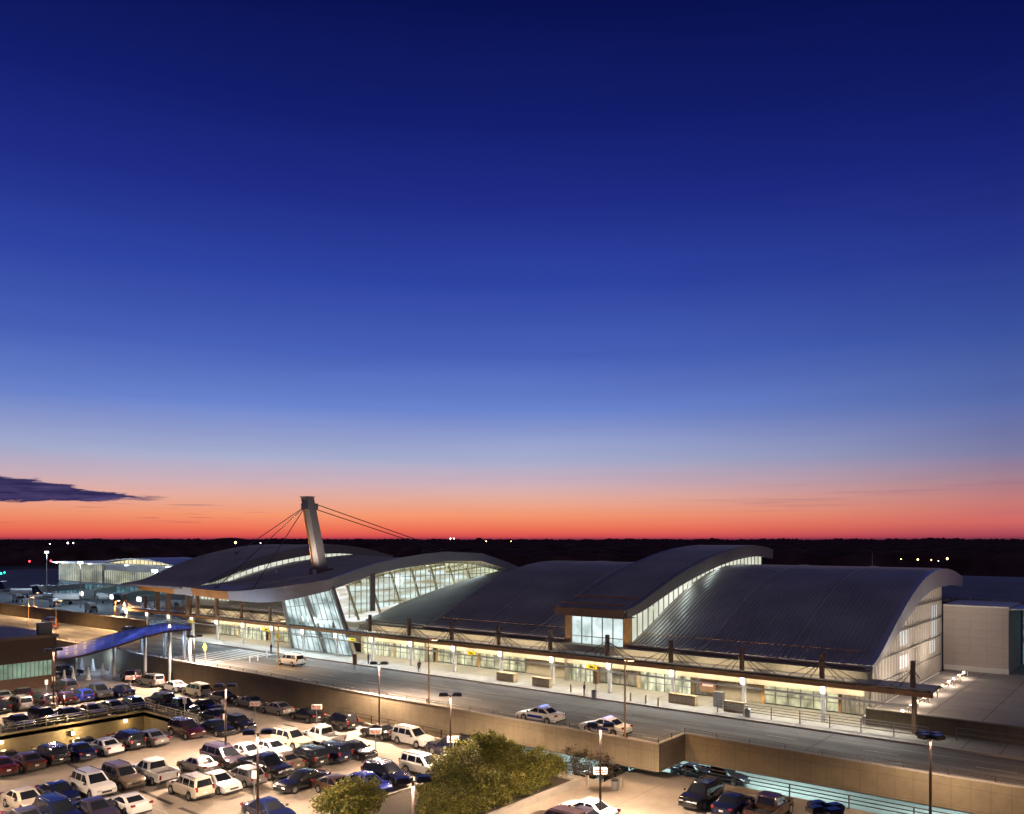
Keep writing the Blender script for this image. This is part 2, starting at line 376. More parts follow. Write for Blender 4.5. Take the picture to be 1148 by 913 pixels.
def hh(x, y, r, a, j):
    if j in (0, 4): return LOW-2
    d = math.degrees(a)
    h = 2+22*math.exp(-((d+57.5)/1.3)**2)+14*math.exp(-((d+62)/1.6)**2)+noise.noise(Vector((d*1.2, 0, 0)))*7+noise.noise(Vector((d*5, 0, 4)))*3
    return h+9
struct(ridge('hills', '', 6500, 8000, 5, A0, A1, 260, hh, M['hill']))
# ------------------------------------------------------------------ terminal
T = empty('terminal_building', (-80, 92, 0), label='long airport terminal with curved navy seam roofs, glowing glass walls and a street canopy', cat='terminal')
P0 = [(90.5, 5.65), (93, 6.55), (96, 7.8), (99.5, 9.4), (104, 11.2), (108.5, 12.8), (113.5, 14.1), (119.5, 14.9), (126, 15.0), (132, 14.4), (137, 13.4)]
PS = [(88.0, 10.1), (91, 10.6), (94, 11.5), (98, 12.8), (101.2, 13.8), (105, 14.8), (109.2, 15.7), (115, 16.8), (121.4, 17.6), (128, 18.0), (133.5, 17.8), (136.5, 17.1)]
PA = [(78.6, 10.35), (83, 10.9), (87, 12.6), (90.8, 14.2), (95, 15.5), (99.3, 16.4), (103, 17.1), (107.6, 17.7), (115, 17.8), (122, 17.0), (130, 15.2)]
def interp(P, y):
    if y <= P[0][0]: return P[0][1]
    for (a, b), (c, d) in zip(P, P[1:]):
        if y <= c: return b+(d-b)*(y-a)/(c-a)
    return P[-1][1]
def dense(P, n=4):
    out = []
    ys = []
    for (a, b), (c, d) in zip(P, P[1:]):
        for k in range(n): ys.append(a+(c-a)*k/n)
    ys.append(P[-1][0])
    # Catmull smoothing
    for y in ys:
        s = 0; wt = 0
        for k in range(-3, 4):
            q = min(max(y+k*.7, P[0][0]), P[-1][0]); s += interp(P, q); wt += 1
        out.append((y, s/wt))
    return out
def roof(name, P, x0, x1, parent, m='roof', th=.35, rib=.55, ribh=.14, seams=True, back=True):
    D = dense(P, 3); w = MB()
    w.grid([[(x0, y, z), (x1, y, z)] for y, z in D])
    w.grid([[(x0, y, z-th), (x1, y, z-th)] for y, z in D], flip=True)
    w.face([(x0, D[0][0], D[0][1]), (x1, D[0][0], D[0][1]), (x1, D[0][0], D[0][1]-th), (x0, D[0][0], D[0][1]-th)])
    w.face([(x0, D[-1][0], D[-1][1]), (x1, D[-1][0], D[-1][1]), (x1, D[-1][0], D[-1][1]-th), (x0, D[-1][0], D[-1][1]-th)])
    for xx in (x0, x1):
        w.grid([[(xx, y, z), (xx, y, z-th)] for y, z in D])
    o = w.build(name, M[m], parent, smooth=35)
    if seams:
        r = MB(); n = int((x1-x0)/rib)
        for i in range(1, n):
            x = x0+(x1-x0)*i/n
            big = (i % 18 == 0)
            hh_ = ribh*(1.7 if big else 1); ww = .06*(2 if big else 1)
            r.grid([[(x-ww, y, z), (x-ww*.6, y, z+hh_), (x+ww*.6, y, z+hh_), (x+ww, y, z)] for y, z in D])
        r.build('seams', M[m], o)
    return o
def offset_prof(P, d):
    out = []
    for i, (y, z) in enumerate(P):
        a = P[max(0, i-1)]; b = P[min(len(P)-1, i+1)]; ty, tz = b[0]-a[0], b[1]-a[1]; l = math.hypot(ty, tz)
        dd = d(i/(len(P)-1)) if callable(d) else d
        out.append((y+tz/l*dd, z-ty/l*dd))
    return out
def verge(name, P, x0, x1, dep, parent, m, y_from=None, lift=.06):
    """band along the gable edge of a vault; dep = depth measured square to the roof"""
    D = dense(P, 4)
    if y_from is not None: D = [p for p in D if p[0] >= y_from]
    I = offset_prof(D, dep); w = MB()
    U = [(y, z+lift) for y, z in D]
    w.grid([[(x0, y, z), (x1, y, z)] for y, z in U]); w.grid([[(x0, y, z), (x1, y, z)] for y, z in I])
    for x in (x0, x1): w.grid([[(x, a[0], a[1]), (x, b[0], b[1])] for a, b in zip(U, I)])
    for k in (0, -1): w.face([(x0, U[k][0], U[k][1]), (x1, U[k][0], U[k][1]), (x1, I[k][0], I[k][1]), (x0, I[k][0], I[k][1])])
    return w.build(name, M[m], parent, smooth=35)
roof('vault_roof', P0, -53.75, -25.0, T); roof('vault_roof', P0, -89.8, -63.4, T)
tag(roof('raised_roof', PS, -62.9, -53.2, T), 'raised roof bay with a clerestory strip')
# end verge and translucent gable wall at right
depf = lambda t: .35+2.0*math.sin(min(1, t*1.15)*PI/2)-.9*max(0, t-.8)/.2
verge('verge_band', P0, -25.1, -24.5, depf, T, 'fascia')
w = MB(); D = [p for p in dense(P0, 4) if p[0] <= 126.6]; I = [(y, interp(P0, y)-1.4-.5*math.sin((y-90)/37*PI)) for y, z in D if y > 92.6]
for (a, b) in zip(I, I[1:]): w.face([(-25.35, a[0], .2), (-25.35, b[0], .2), (-25.35, b[0], b[1]+1.1), (-25.35, a[0], max(.3, a[1]+1.1))])
gw = w.build('gable_wall', M['kalwall'], T)
w = MB(); y = 92.8; k = 0
while y < 126.4:
    zt = interp(P0, y)-.8; w.box(-25.33, -25.17-(.06 if k % 2 else 0), y-.06, y+.06, .95, zt); y += .62; k += 1
w.build('fins', M['greyfascia'], gw)
w = MB()
for z in (1.0, 3.3, 5.8, 8.3, 10.7):
    y0 = next(y for y, zz in dense(P0, 4) if zz-1.3 > z or y > 125) if z > 4 else 92.7
    w.box(-25.33, -25.12, y0, 126.4, z-.06, z+.06)
w.build('girts', M['greyfascia'], gw)
for (y0, y1, z0, z1) in ((104.5, 108.5, 6.4, 8.1), (104, 108.6, 3.7, 5.2), (120.2, 123.6, 5.9, 8.2), (120.2, 123.8, 8.4, 10.2), (119.8, 122.8, 3.9, 5.6)):
    w = MB(); w.box(-25.34, -25.27, y0, y1, z0, z1); w.build('window', M['patch'], gw)
# left gable of the left vault and back walls
for xx in (-89.7, -63.5):
    w = MB(); D = dense(P0, 2)
    for a, b in zip(D, D[1:]): w.face([(xx, a[0], .2), (xx, b[0], .2), (xx, b[0], b[1]-.3), (xx, a[0], a[1]-.3)])
    w.build('side_wall', M['greyfascia'], T)
w = MB(); w.box(-160, -25.4, 127.2, 127.5, LOW, 12.6); w.build('rear_wall', M['whitepanel'], T)
# raised bay: front fascia, glass box, clerestory
rb = MB(); rb.box(-63.1, -52.9, 87.6, 88.1, 9.25, 10.3); rb.build('front_fascia', M['brown'], T)
rb = MB(); rb.box(-63.1, -52.9, 88.1, 90.8, 9.15, 9.25); rb.build('soffit', M['cream'], T)
rb = MB(); rb.box(-63.2, -53.6, 89.2, 89.35, 10.62, 10.85); rb.box(-63.2, -53.6, 92.5, 92.62, 11.35, 11.6); rb.build('snow_guard', M['orange'], T)
verge('verge_band', PS, -53.6, -52.9, lambda t: 1.0+.75*math.sin(t*PI*.75), T, 'greyfascia', y_from=88.1)
verge('verge_band', PS, -63.3, -62.8, lambda t: .9, T, 'greyfascia', y_from=88.1)
def mull_wall(name, A, B, z0, z1, mat_glass, parent, n, rows=(), mw=.12, m='steel', depth=.12, side=-1, mulls=True):
    """flat glazed wall between plan points A and B; z0,z1 numbers or functions of t"""
    f0 = z0 if callable(z0) else (lambda t: z0); f1 = z1 if callable(z1) else (lambda t: z1)
    A = Vector((A[0], A[1], 0)); B = Vector((B[0], B[1], 0)); d = (B-A).normalized(); nrm = Vector((d.y, -d.x, 0))*side*-1
    w = MB(); S = 24
    for i in range(S):
        t0, t1 = i/S, (i+1)/S; p = A.lerp(B, t0); q = A.lerp(B, t1)
        w.face([(p.x, p.y, f0(t0)), (q.x, q.y, f0(t1)), (q.x, q.y, f1(t1)), (p.x, p.y, f1(t0))])
    g = w.build(name, M[mat_glass], parent)
    w = MB()
    for i in range(n+1):
        t = i/n; p = A.lerp(B, t)+nrm*depth/2
        if f1(t)-f0(t) > .1: w.bar((p.x, p.y, f0(t)), (p.x, p.y, f1(t)), mw, depth)
    for r in rows:
        seg = [t for t in [k/40 for k in range(41)] if f0(t) < (r(t) if callable(r) else r) < f1(t)]
        if len(seg) > 1:
            a = A.lerp(B, seg[0])+nrm*depth/2; b = A.lerp(B, seg[-1])+nrm*depth/2
            w.bar((a.x, a.y, r), (b.x, b.y, r), mw*.8, depth*.8)
    w.build('mullions', M[m], g); return g
mull_wall('bay_glass', (-62.6, 90.9), (-54.6, 90.9), 4.9, 9.0, 'glass_cool', T, 5, rows=(6.3,), m='steel')
for pa, pb in ((-63.5, -62.6), (-54.6, -53.7)): rb = MB(); rb.box(pa, pb, 90.6, 91.2, 4.7, 9.0); rb.build('corner_pier', M['orange'], T)
cs = lambda t: interp(P0, 91+t*(133-91))+.12
ct = lambda t: interp(PS, 91+t*(133-91))-1.3-.35*math.sin(t*PI*.8)
mull_wall('clerestory', (-53.62, 91), (-53.62, 133), cs, ct, 'glass_arch', T, 30, m='greyfascia', mw=.1)
# ---- street canopy
CX = [-19.74-8.645*k for k in range(-0, 22)]
CX = CX[:19]
XL = -176.0
cn = MB(); cn.box(XL, -18.2, 86.75, 89.0, 4.25, 4.62); cnp = cn.build('canopy_roof', M['roof'], T)
w = MB(); w.box(XL, -18.0, 86.2, 86.75, 3.9, 4.4); w.build('canopy_edge', M['orange'], cnp)
w = MB(); w.box(XL, -18.2, 86.15, 86.74, 4.41, 4.6); w.build('gutter', M['head'], cnp)
w = MB(); w.box(-160, -18.4, 86.9, 92.3, 4.1, 4.22); w.build('canopy_soffit', M['cream'], cnp)
w = MB(); w.box(-103, -24.6, 89.05, 89.3, 4.3, 5.35); w.box(-103, -24.6, 89.3, 90.9, 5.2, 5.35); w.box(-160, -118, 89.05, 89.3, 4.3, 5.45); w.build('upper_wall', M['cream'], T)
w = MB(); w.box(-53.7, -25.2, 90.15, 90.5, 5.42, 5.62); w.box(-89.8, -63.6, 90.15, 90.5, 5.42, 5.62); w.build('eave_gutter', M['brown'], T)
w = MB()
for (a, b) in ((-53.2, -25.6), (-89.3, -63.9)):
    w.bar((a, 93.2, 6.95), (b, 93.2, 6.95), .07); 
    x = a
    while x < b: w.bar((x, 93.2, 6.45), (x, 93.2, 6.95), .05); x += 2.2
w.build('snow_rail', M['orange'], T)
for k, x in enumerate(CX):
    c = empty('canopy_mast', (x, 86.5, WALK), label='', cat='mast') if 0 else None
    col = MB(); col.box(x-.2, x+.2, 86.85, 87.25, WALK, 4.1); cc = col.build('column', M['white'] if x < -25 else M['brown'], T)
    q = MB(); q.box(x-.19, x+.19, 86.55, 86.83, 3.15, 3.95); q.build('lamp_box', M['lamp_white'], cc) if x < -25 else None
    q = MB(); q.box(x-.2, x+.2, 86.3, 86.7, 4.72, 7.3); ms = q.build('mast', M['brown'], T)
    q = MB()
    for dx, zt in ((1.3, 6.2), (2.1, 6.3), (3.6, 6.45)):
        for sg in (-1, 1):
            if (k == 0 and sg > 0): continue
            q.bar((x+sg*.15, 86.5, zt), (x+sg*dx, 86.9, 4.65), .075)
    q.bar((x, 86.6, 6.4), (x, 89.1, 5.3), .06)
    q.build('stay_rods', M['cable'], ms)
w = MB()
for a, b in zip(CX, CX[1:]): w.cyl((a-.2, 87.0, 2.75), (b+.2, 87.0, 2.75), .12, k=8)
w.build('tie_beam', M['white'], T)
# ---- facade behind the canopy: bay by bay
F_Y = 92.5
def bay(x0, x1, typ):
    if typ == 'cream':
        w = MB(); w.box(x0, x1, F_Y, F_Y+.3, WALK, 4.1); w.build('wall_panel', M['cream'], T)
        w = MB(); w.box(x0+.1, x1-.1, F_Y-.25, F_Y-.02, 2.1, 2.2); w.build('ledge', M['brown'], T)
    elif typ in ('glass', 'dark'):
        mull_wall('shop_window', (x0, F_Y), (x1, F_Y), WALK+.1, 4.1, 'shop' if typ == 'glass' else 'shopdark', T, 6, rows=(1.2, 2.9), mw=.09, side=-1, m='steel')
        w = MB(); w.box(x0-.18, x0+.18, F_Y-.2, F_Y-.02, WALK, 4.1); w.build('pier', M['orange'] if typ == 'glass' else M['brown'], T)
    elif typ == 'door':
        mull_wall('entrance_doors', (x0, F_Y-.8), (x1, F_Y-.8), WALK, 2.75, 'door', T, 6, rows=(1.1,), mw=.1, side=-1, m='steel')
        w = MB(); w.box(x0, x1, F_Y-.85, F_Y, 2.8, 3.0); w.box(x0, x1, F_Y-.1, F_Y, 3.0, 4.1); w.build('door_header', M['cream'], T)
        w = MB(); w.box(x0-.25, x0+.2, F_Y-.95, F_Y, WALK, 2.8); w.build('pier', M['kiosk'], T)
w = MB(); w.box(-103, -25.5, 90.9, 91.05, 2.5, 4.09); w.box(-160, -120, 90.9, 91.05, 2.5, 4.09); w.build('header_band', M['cream'], T)
X = CX
bay(X[1], -25.4, 'dark'); bay(X[2], X[1], 'glass')
bay(X[3]+5.6, X[2], 'cream'); bay(X[3]+1.6, X[3]+5.6, 'cream'); bay(X[3], X[3]+1.6, 'dark')
bay(X[4]+1.5, X[3], 'door'); bay(X[5]+3.5, X[4]+1.5, 'dark'); bay(X[5]-1, X[5]+3.5, 'door')
bay(X[6], X[5]-1, 'cream'); bay(X[7], X[6], 'glass'); bay(X[8], X[7], 'glass'); bay(X[9], X[8], 'door'); bay(X[10]+1, X[9], 'door')
for i in range(12, 16): bay(X[i], X[i-1], 'glass' if i % 2 else 'door')
bay(-160, X[15], 'cream')
# low grey roof between left vault and pavilion
GL = [(90.6, 5.8), (98.4, 8.2), (109.5, 10.5), (124.1, 12.9), (128, 13.2)]
roof('link_roof', GL, -103.2, -89.8, T, m='roofgrey', seams=True, rib=1.2, ribh=.03)
# ---- pavilion (wave roof on the slanted glass prow)
RB = [(83.1, 12.7), (88.5, 14.0), (93, 15.0), (98.4, 15.8), (104, 16.4), (109.5, 16.7), (119.3, 16.3), (128, 14.2), (131, 13.2)]
LB = [(83.1, 10.6), (88, 11.0), (93, 12.4), (98, 13.5), (103, 14.4), (109, 15.0), (114, 15.4), (119.3, 15.7), (125, 15.2), (131, 13.0)]
row0 = [(-139, 79, 10.35), (-135.2, 78.5, 10.4), (-128.5, 78, 10.3), (-122.7, 77.8, 10.3), (-118.5, 77.5, 10.55), (-114.6, 77.3, 10.9), (-111.5, 77.6, 11.2), (-108.8, 78.2, 11.5), (-105.6, 80, 12.1)]
fr = [(p[0]+139)/(139-105.6) for p in row0]
rows = [row0]
for y in (83.1, 86, 88.5, 91, 93, 96, 98.4, 101, 104, 107, 109.5, 113, 116, 119.3, 122, 125, 128, 131):
    row = []
    for f_ in fr:
        x = -139+f_*(139-103); s = f_
        zl, zr = interp(LB, y), interp(RB, y)
        z = zl+(zr-zl)*s-.8*math.sin(PI*s)*min(1, (y-80)/12)
        row.append((x, y, z))
    rows.append(row)
w = MB(); w.grid(rows); w.grid([[(x, y, z-.3) for x, y, z in r] for r in rows], flip=True)
pr_ = w.build('pavilion_roof', M['roof'], T, smooth=60)
w = MB()
for k in range(1, 46):
    s = k/46; line = []
    for r in rows:
        j = max(i for i in range(len(fr)-1) if fr[i] <= s+1e-9); t_ = (s-fr[j])/(fr[j+1]-fr[j])
        a, b = Vector(r[j]), Vector(r[j+1]); line.append(a.lerp(b, t_))
    w.grid([[(p.x-.04, p.y, p.z), (p.x, p.y, p.z+.07), (p.x+.04, p.y, p.z)] for p in line])
w.build('seams', M['roof'], pr_)
w = MB(); w.grid([[(-128, 85.5, 11.05), (-128, 85.7, 11.05)], [(-122, 85.5, 11.2), (-122, 85.7, 11.2)], [(-106, 85.5, 12.9), (-106, 85.7, 12.9)]])
w = MB()
for a, b in zip([(-128, 86, 11.2), (-121, 86, 11.45), (-114, 86, 12.05)], [(-121, 86, 11.45), (-114, 86, 12.05), (-107, 86, 12.95)]): w.bar(a, b, .12, .22)
w.build('snow_guard', M['orange'], pr_)
def band(name, pts, deps, m, parent, inset=(0, .5)):
    """fascia along 3-D edge points with its own thickness"""
    w = MB(); o = []
    for i, p in enumerate(pts):
        a = Vector(pts[max(0, i-1)]); b = Vector(pts[min(len(pts)-1, i+1)]); d = (b-a); d.z = 0; d.normalize()
        n = Vector((d.y, -d.x, 0))           # outward for edges running +X then +Y
        p = Vector(p); o.append((p+n*.15+Vector((0, 0, .1)), p+n*-.15+Vector((0, 0, -deps[i])), p-n*1.1+Vector((0, 0, -deps[i]+.25)), p-n*.6+Vector((0, 0, .02))))
    w.grid([[a, b, c, d_, a] for a, b, c, d_ in o])
    for q in (o[0], o[-1]): w.face(q)
    return w.build(name, M[m], parent, smooth=50)
right_edge = [r[-1] for r in rows[1:]]
white_pts = row0[3:]+right_edge
n_ = len(white_pts)
dep = [1.35, 1.6, 1.95, 2.1, 2.15, 2.05]+[1.7 if i < 8 else 1.7-.06*(i-8) for i in range(n_-6)]
band('wave_fascia', white_pts, dep, 'fascia', pr_)
band('copper_fascia', row0[1:4], [1.2, 1.25, 1.35], 'bronze', pr_)
band('white_fascia', [(-142.7, 79.3, 10.35), (-139, 79, 10.4), (-135.2, 78.5, 10.42)], [1.3, 1.3, 1.45], 'fascia', pr_)
band('copper_fascia', [(-156.5, 79.8, 10.2), (-149, 79.5, 10.3), (-142.7, 79.3, 10.35)], [.95, 1.1, 1.3], 'bronze', pr_)
# side glass of the pavilion
gb = [(86.8, 6.3), (91.4, 7.2), (98.4, 8.25), (109.5, 10.45), (124.1, 12.9)]
y0_, y1_ = 87.2, 124.3
gt = lambda t: interp(RB, y0_+t*(y1_-y0_))-1.75+.3*max(0, t-.8)/.2
gbf = lambda t: min(interp(gb, y0_+t*(y1_-y0_)), gt(t)-.02)
# interior seen through clear glass
mg, nt, b = new_mat('clear_pavilion_glass'); tr = nt.nodes.new('ShaderNodeBsdfTransparent'); gl = nt.nodes.new('ShaderNodeBsdfGlossy'); gl.inputs['Roughness'].default_value = .02
tr.inputs['Color'].default_value = (.82, .93, .9, 1)
mxs = nt.nodes.new('ShaderNodeMixShader'); mxs.inputs[0].default_value = .06
nt.links.new(tr.outputs[0], mxs.inputs[1]); nt.links.new(gl.outputs[0], mxs.inputs[2]); nt.links.new(mxs.outputs[0], nt.nodes['Material Output'].inputs['Surface']); M['clear'] = mg
sg = mull_wall('side_glass', (-103.35, y0_), (-103.35, y1_), gbf, gt, 'clear', T, 30, rows=(8.6, 10.6, 12.6), mw=.1, m='white')
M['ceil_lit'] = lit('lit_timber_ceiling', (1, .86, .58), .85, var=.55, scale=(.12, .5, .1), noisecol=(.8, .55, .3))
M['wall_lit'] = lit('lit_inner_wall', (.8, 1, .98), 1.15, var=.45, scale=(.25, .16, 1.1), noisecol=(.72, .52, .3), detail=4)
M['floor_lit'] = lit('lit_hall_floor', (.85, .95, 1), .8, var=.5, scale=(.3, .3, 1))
inn = MB()
inn.grid([[(-103.8, y, interp(RB, y)-2.0), (-115, y, interp(RB, y)-3.4)] for y in (87, 92, 98, 104, 110, 117, 124, 128)]); inn.build('hall_ceiling', M['ceil_lit'], T)
inn = MB(); inn.grid([[(-113, y, 5), (-113, y, interp(RB, y)-3.0)] for y in (88, 92, 98, 104, 110, 117, 124, 127)]); inn.build('hall_inner_wall', M['wall_lit'], T)
inn = MB(); inn.box(-113, -103.6, 88.5, 127, 5.6, 5.8); inn.build('hall_floor', M['floor_lit'], T)
inn = MB()
for y in (90, 95, 100, 105, 110, 115, 120):
    inn.bar((-104.2, y, 5.8), (-107.5, y, interp(RB, y)-2.4), .3, .3); inn.bar((-103.9, y, interp(RB, y)-2.2), (-112.8, y, interp(RB, y)-3.6), .3, .45)
inn.build('timber_frames', M['kiosk'], T)
# heavy bronze-grey mullion posts
q = MB(); q.box(-103.3, -103.0, 91.5, 92.5, 7.2, 13.4); q.build('glass_post', M['greyfascia'], T)
# slanted front glass, leaning out over the canopy
def slant(xb0, xt0, xb1, xt1, yb, yt, zb, zt0, zt1, name, m, n, rows_, mm):
    w = MB(); a = Vector((xb0, yb, zb)); b = Vector((xb1, yb, zb)); c = Vector((xt1, yt, zt1)); d = Vector((xt0, yt, zt0))
    w.face([a, b, c, d]); g = w.build(name, M[m], T); w = MB()
    off = Vector((0, -.08, 0))
    for i in range(n+1):
        t = i/n; w.bar(a.lerp(b, t)+off, d.lerp(c, t)+off, .09, .1)
    for r in rows_: w.bar(a.lerp(d, r)+off, b.lerp(c, r)+off, .08, .1)
    w.build('mullions', M[mm], g); return g
slant(-119.5, -115.8, -103.4, -103.1, 88.6, 83.9, WALK, 9.5, 11.4, 'prow_glass', 'glass_hall', 11, (.3, .55, .8), 'steel')
q = MB()
for xb, xt, zt in ((-119.5, -115.9, 9.6), (-110.6, -110.0, 10.4), (-103.3, -103.05, 11.5)):
    q = MB(); q.bar((xb, 88.4, WALK), (xt, 83.6, zt), .5, .6); q.build('leaning_column', M['greyfascia'], T)
# dark low roofs below the pavilion and left wing
roof('lower_roof', [(90.6, 5.8), (93, 6.9), (97, 8.2), (102, 9.2)], -160, -120.5, T, rib=1.0)
w = MB(); w.box(-158, -121, 90.2, 90.3, 4.7, 5.7)
x = -158
w = MB()
while x < -121:
    w.bar((x, 88.98, 4.65), (x+1.3, 88.98, 5.4), .07); w.bar((x+1.3, 88.98, 5.4), (x+2.6, 88.98, 4.65), .07); x += 2.6
w.build('lattice', M['brown'], T)
# far raised roof with clerestory
tag(roof('raised_roof', PA, -161, -139, T, rib=.9), 'far raised roof behind the pavilion')
verge('verge_band', PA, -139.4, -138.7, lambda t: .5+1.3*math.sin(t*PI*.8), T, 'greyfascia', y_from=84)
lbz = lambda t: interp(LB, 88+t*(121-88))+.1
lct = lambda t: max(lbz(t)+.02, interp(PA, 88+t*(121-88))-1.55-.2*math.sin(t*PI))
mull_wall('clerestory', (-139.2, 88), (-139.2, 121), lbz, lct, 'glass_arch', T, 24, m='greyfascia', mw=.09)
w = MB(); w.box(-160, -142, 83, 84, WALK, 4); w = MB()
w.box(-159.5, -139.5, 93, 127, .2, 9.3); w.box(-138.8, -118, 97, 126, .2, 9.9); w.build('wing_walls', M['cream'], T)
mull_wall('wing_glass', (-159, 92.9), (-146, 92.9), 5.8, 9.2, 'glass_arch', T, 10, side=-1)
q = MB()
for x in (-158, -154, -147, -143.5, -137): q = MB(); q.box(x-.3, x+.3, 84.2, 84.8, 4.7, 9.2); q.build('roof_post', M['brown'], T)
# ---- roof mast and cables
mt = empty('roof_mast', (-118, 93.3, 12.5), label='tall leaning pylon rising through the pavilion roof, carrying the cables', cat='mast')
w = MB(); B = Vector((-118, 93.3, 12.6)); Tp = Vector((-118.2, 90.4, 26.4))
w2 = [(-1.05, -.9), (1.05, -.9), (1.05, .9), (-1.05, .9)]
a = [B+Vector((x*1.0, y*1.0, 0)) for x, y in w2]; b_ = [Tp+Vector((x*.85, y*.8, 0)) for x, y in w2]
n = len(w.v); w.v += [tuple(p) for p in a+b_]
for qf in ((0, 3, 2, 1), (4, 5, 6, 7), (0, 1, 5, 4), (1, 2, 6, 5), (2, 3, 7, 6), (3, 0, 4, 7)): w.f.append(tuple(n+i for i in qf)); w.m.append(0)
M['mast'] = mat('pylon_plates', (.36, .32, .3), .45, metal=.3, var=.12, scale=.4, stretch=(1, 1, .3)); shaft = w.build('shaft', M['mast'], mt)
w = MB()
for t0, t1 in ((.12, .86),):
    p0 = B.lerp(Tp, t0)+Vector((-.55, -.95, 0)); p1 = B.lerp(Tp, t1)+Vector((-.45, -.78, 0)); w.bar(p0, p1, .45, .1)
w.build('copper_strip', M['bronze'], shaft)
w = MB(); w.box(-118.2-1.0, -118.2+1.0, 90.4-.85, 90.4+.85, 26.35, 26.5); w.build('cap', M['mast'], mt)
w = MB(); w.box(-119.6, -116.4, 91.9, 94.7, 12.4, 13.9); w.build('collar', M['brown'], mt)
for lx, ly in ((-121.8, 86.5), (-112.5, 87.5)):
    w = MB(); w.box(lx-.2, lx+.2, ly-.2, ly+.2, 13.2, 14.0); w.build('uplight_fixture', M['white'], mt)
    l_ = lamp('pylon_light', 'SPOT', (lx+118, ly-93.3, 14.2-12.5), 1900, (1, .87, .76), mt, size=.15, spot=1.5, blend=.8)
    l_.rotation_euler = (Vector((-118, 91.5, 20))-Vector((lx, ly, 14.2))).to_track_quat('-Z', 'Y').to_euler()
w = MB()
top = Tp.lerp(B, .12)
ends = [(-129.5, 79.8, 10.6), (-117.5, 78.8, 10.6), (-150, 97, 16.2)]
for e in ends:
    w.cyl(top+Vector((0, -.8, 0)), e, .07, k=6)
t2 = Tp.lerp(B, .1); 
e = (-118, 143, 17.0)
w.cyl(t2+Vector((.6, .9, .2)), (-112, 127.5, 14.8), .08, k=6); w.cyl(t2+Vector((.6, .9, -.7)), (-113.5, 127.5, 14.7), .08, k=6)
w.build('cables', M['cable'], mt)
w = MB()
for e in ends: w.box(e[0]-.25, e[0]+.25, e[1]-.3, e[1]+.3, e[2]-.3, e[2]+.35)
w.box(-118.9, -117.5, 89.6, 92.2, 24.3, 25.3); w.build('anchor_plate', M['steel'], mt)
# ------------------------------------------------------------------ right block and wing
bk = empty('panelled_block', (-21, 128, .9), label='pale panelled block standing on the terrace beside the gable wall', cat='building')
w = MB(); w.box(-25.3, -17.4, 128, 139, .9, 9.75); w.build('wall', M['whitepanel'], bk)
w = MB(); w.box(-25.3, -17.3, 127.9, 139, 9.75, 9.95); w.build('coping', M['white'], bk)
w = MB(); w.box(-25.2, -17.35, 127.86, 127.99, .9, 1.6); w.build('plinth', M['white'], bk)
bw = empty('concourse_wing', (0, 150, 0), label='dark roofed wing with teal glass behind the pale block at the right edge', cat='building')
w = MB(); w.grid([[(-33, y, z), (70, y, z)] for y, z in ((139.2, 10.2), (144, 10.9), (150, 12.2), (156, 12.9), (164, 12.6))]); w.build('roof', M['roofgrey'], bw, smooth=60)
w = MB(); w.box(-33, 70, 139.1, 139.3, 9.6, 10.25); w.build('eave', M['steel'], bw)
mull_wall('teal_glass', (-17.3, 140.2), (70, 140.2), .9, 9.6, 'teal', bw, 26, side=-1, rows=(4.5,), m='steel')
w = MB(); w.face([(-17.3, 128.2, 9.7), (-17.3, 140, 9.7), (20, 140, 11.5), (20, 134, 11.5)]); w.face([(-17.3, 128.2, 9.5), (20, 134, 11.3), (20, 140, 11.3), (-17.3, 140, 9.5)]); w.face([(-17.3, 128.2, 9.7), (20, 134, 11.5), (20, 134, 11.3), (-17.3, 128.2, 9.5)]); w.build('flared_canopy', M['fascia'], bw)
w = MB(); w.box(-15.3, -12.9, 138.3, 139.6, .9, 5.2); w.build('vestibule', M['brown'], bw)
w = MB(); w.bar((-22.5, 131, 9.9), (-22.5, 131, 10.9), .1); w.build('roof_pipe', M['white'], bw)
# terrace front wall, light rail
wall_obj('terrace_wall', [(-24.6, 60, 88.3, 88.58, .15, 1.75)], 'low tan wall along the front of the roof terrace')
railing('glass_screen_rail', [(-39, 84.6), (-18, 84.6)], WALK, 1.3, 'pale horizontal pipe rail on the sidewalk in front of the right storefront', n_r=4, step=3, mt='steel')
railing('street_rail', [(-16, 86.6), (55, 86.6)], WALK, 1.2, 'dark post rail beside the sidewalk right of the last mast', n_r=2, step=3.5)
t = empty('light_rail', (-21.6, 104, .9), label='low dark rail on the terrace carrying a row of ball lights', cat='railing')
w = MB(); w.bar((-21.3, 91, 1.75), (-21.3, 122.5, 1.75), .09)
y = 91.5
while y < 123: w.bar((-21.3, y, .9), (-21.3, y, 1.75), .07); y += 4.4
w.build('rail', M['galv'], t)
for i in range(11):
    y = 91+3.15*i; q = MB()
    r = .17
    bm = bmesh.new(); bmesh.ops.create_icosphere(bm, subdivisions=2, radius=r)
    for f_ in bm.faces: q.face([(vv.co.x-21.75, vv.co.y+y, vv.co.z+1.45) for vv in f_.verts])
    bm.free(); h = q.build('ball_light', M['lamp_hot'] if 0 else M['lamp_warm'], t)
    q = MB(); q.bar((-21.75, y, .9), (-21.75, y, 1.3), .06); q.build('stem', M['galv'], h)
M['lamp_warm'].node_tree.nodes['Principled BSDF'].inputs['Emission Strength'].default_value = 8
for i in range(5):
    lamp('terrace_light', 'POINT', (-21.75-ORG[t.name].x, 92.5+i*7-ORG[t.name].y, 2.0-ORG[t.name].z), 260, (1, .78, .6), t, size=.2)

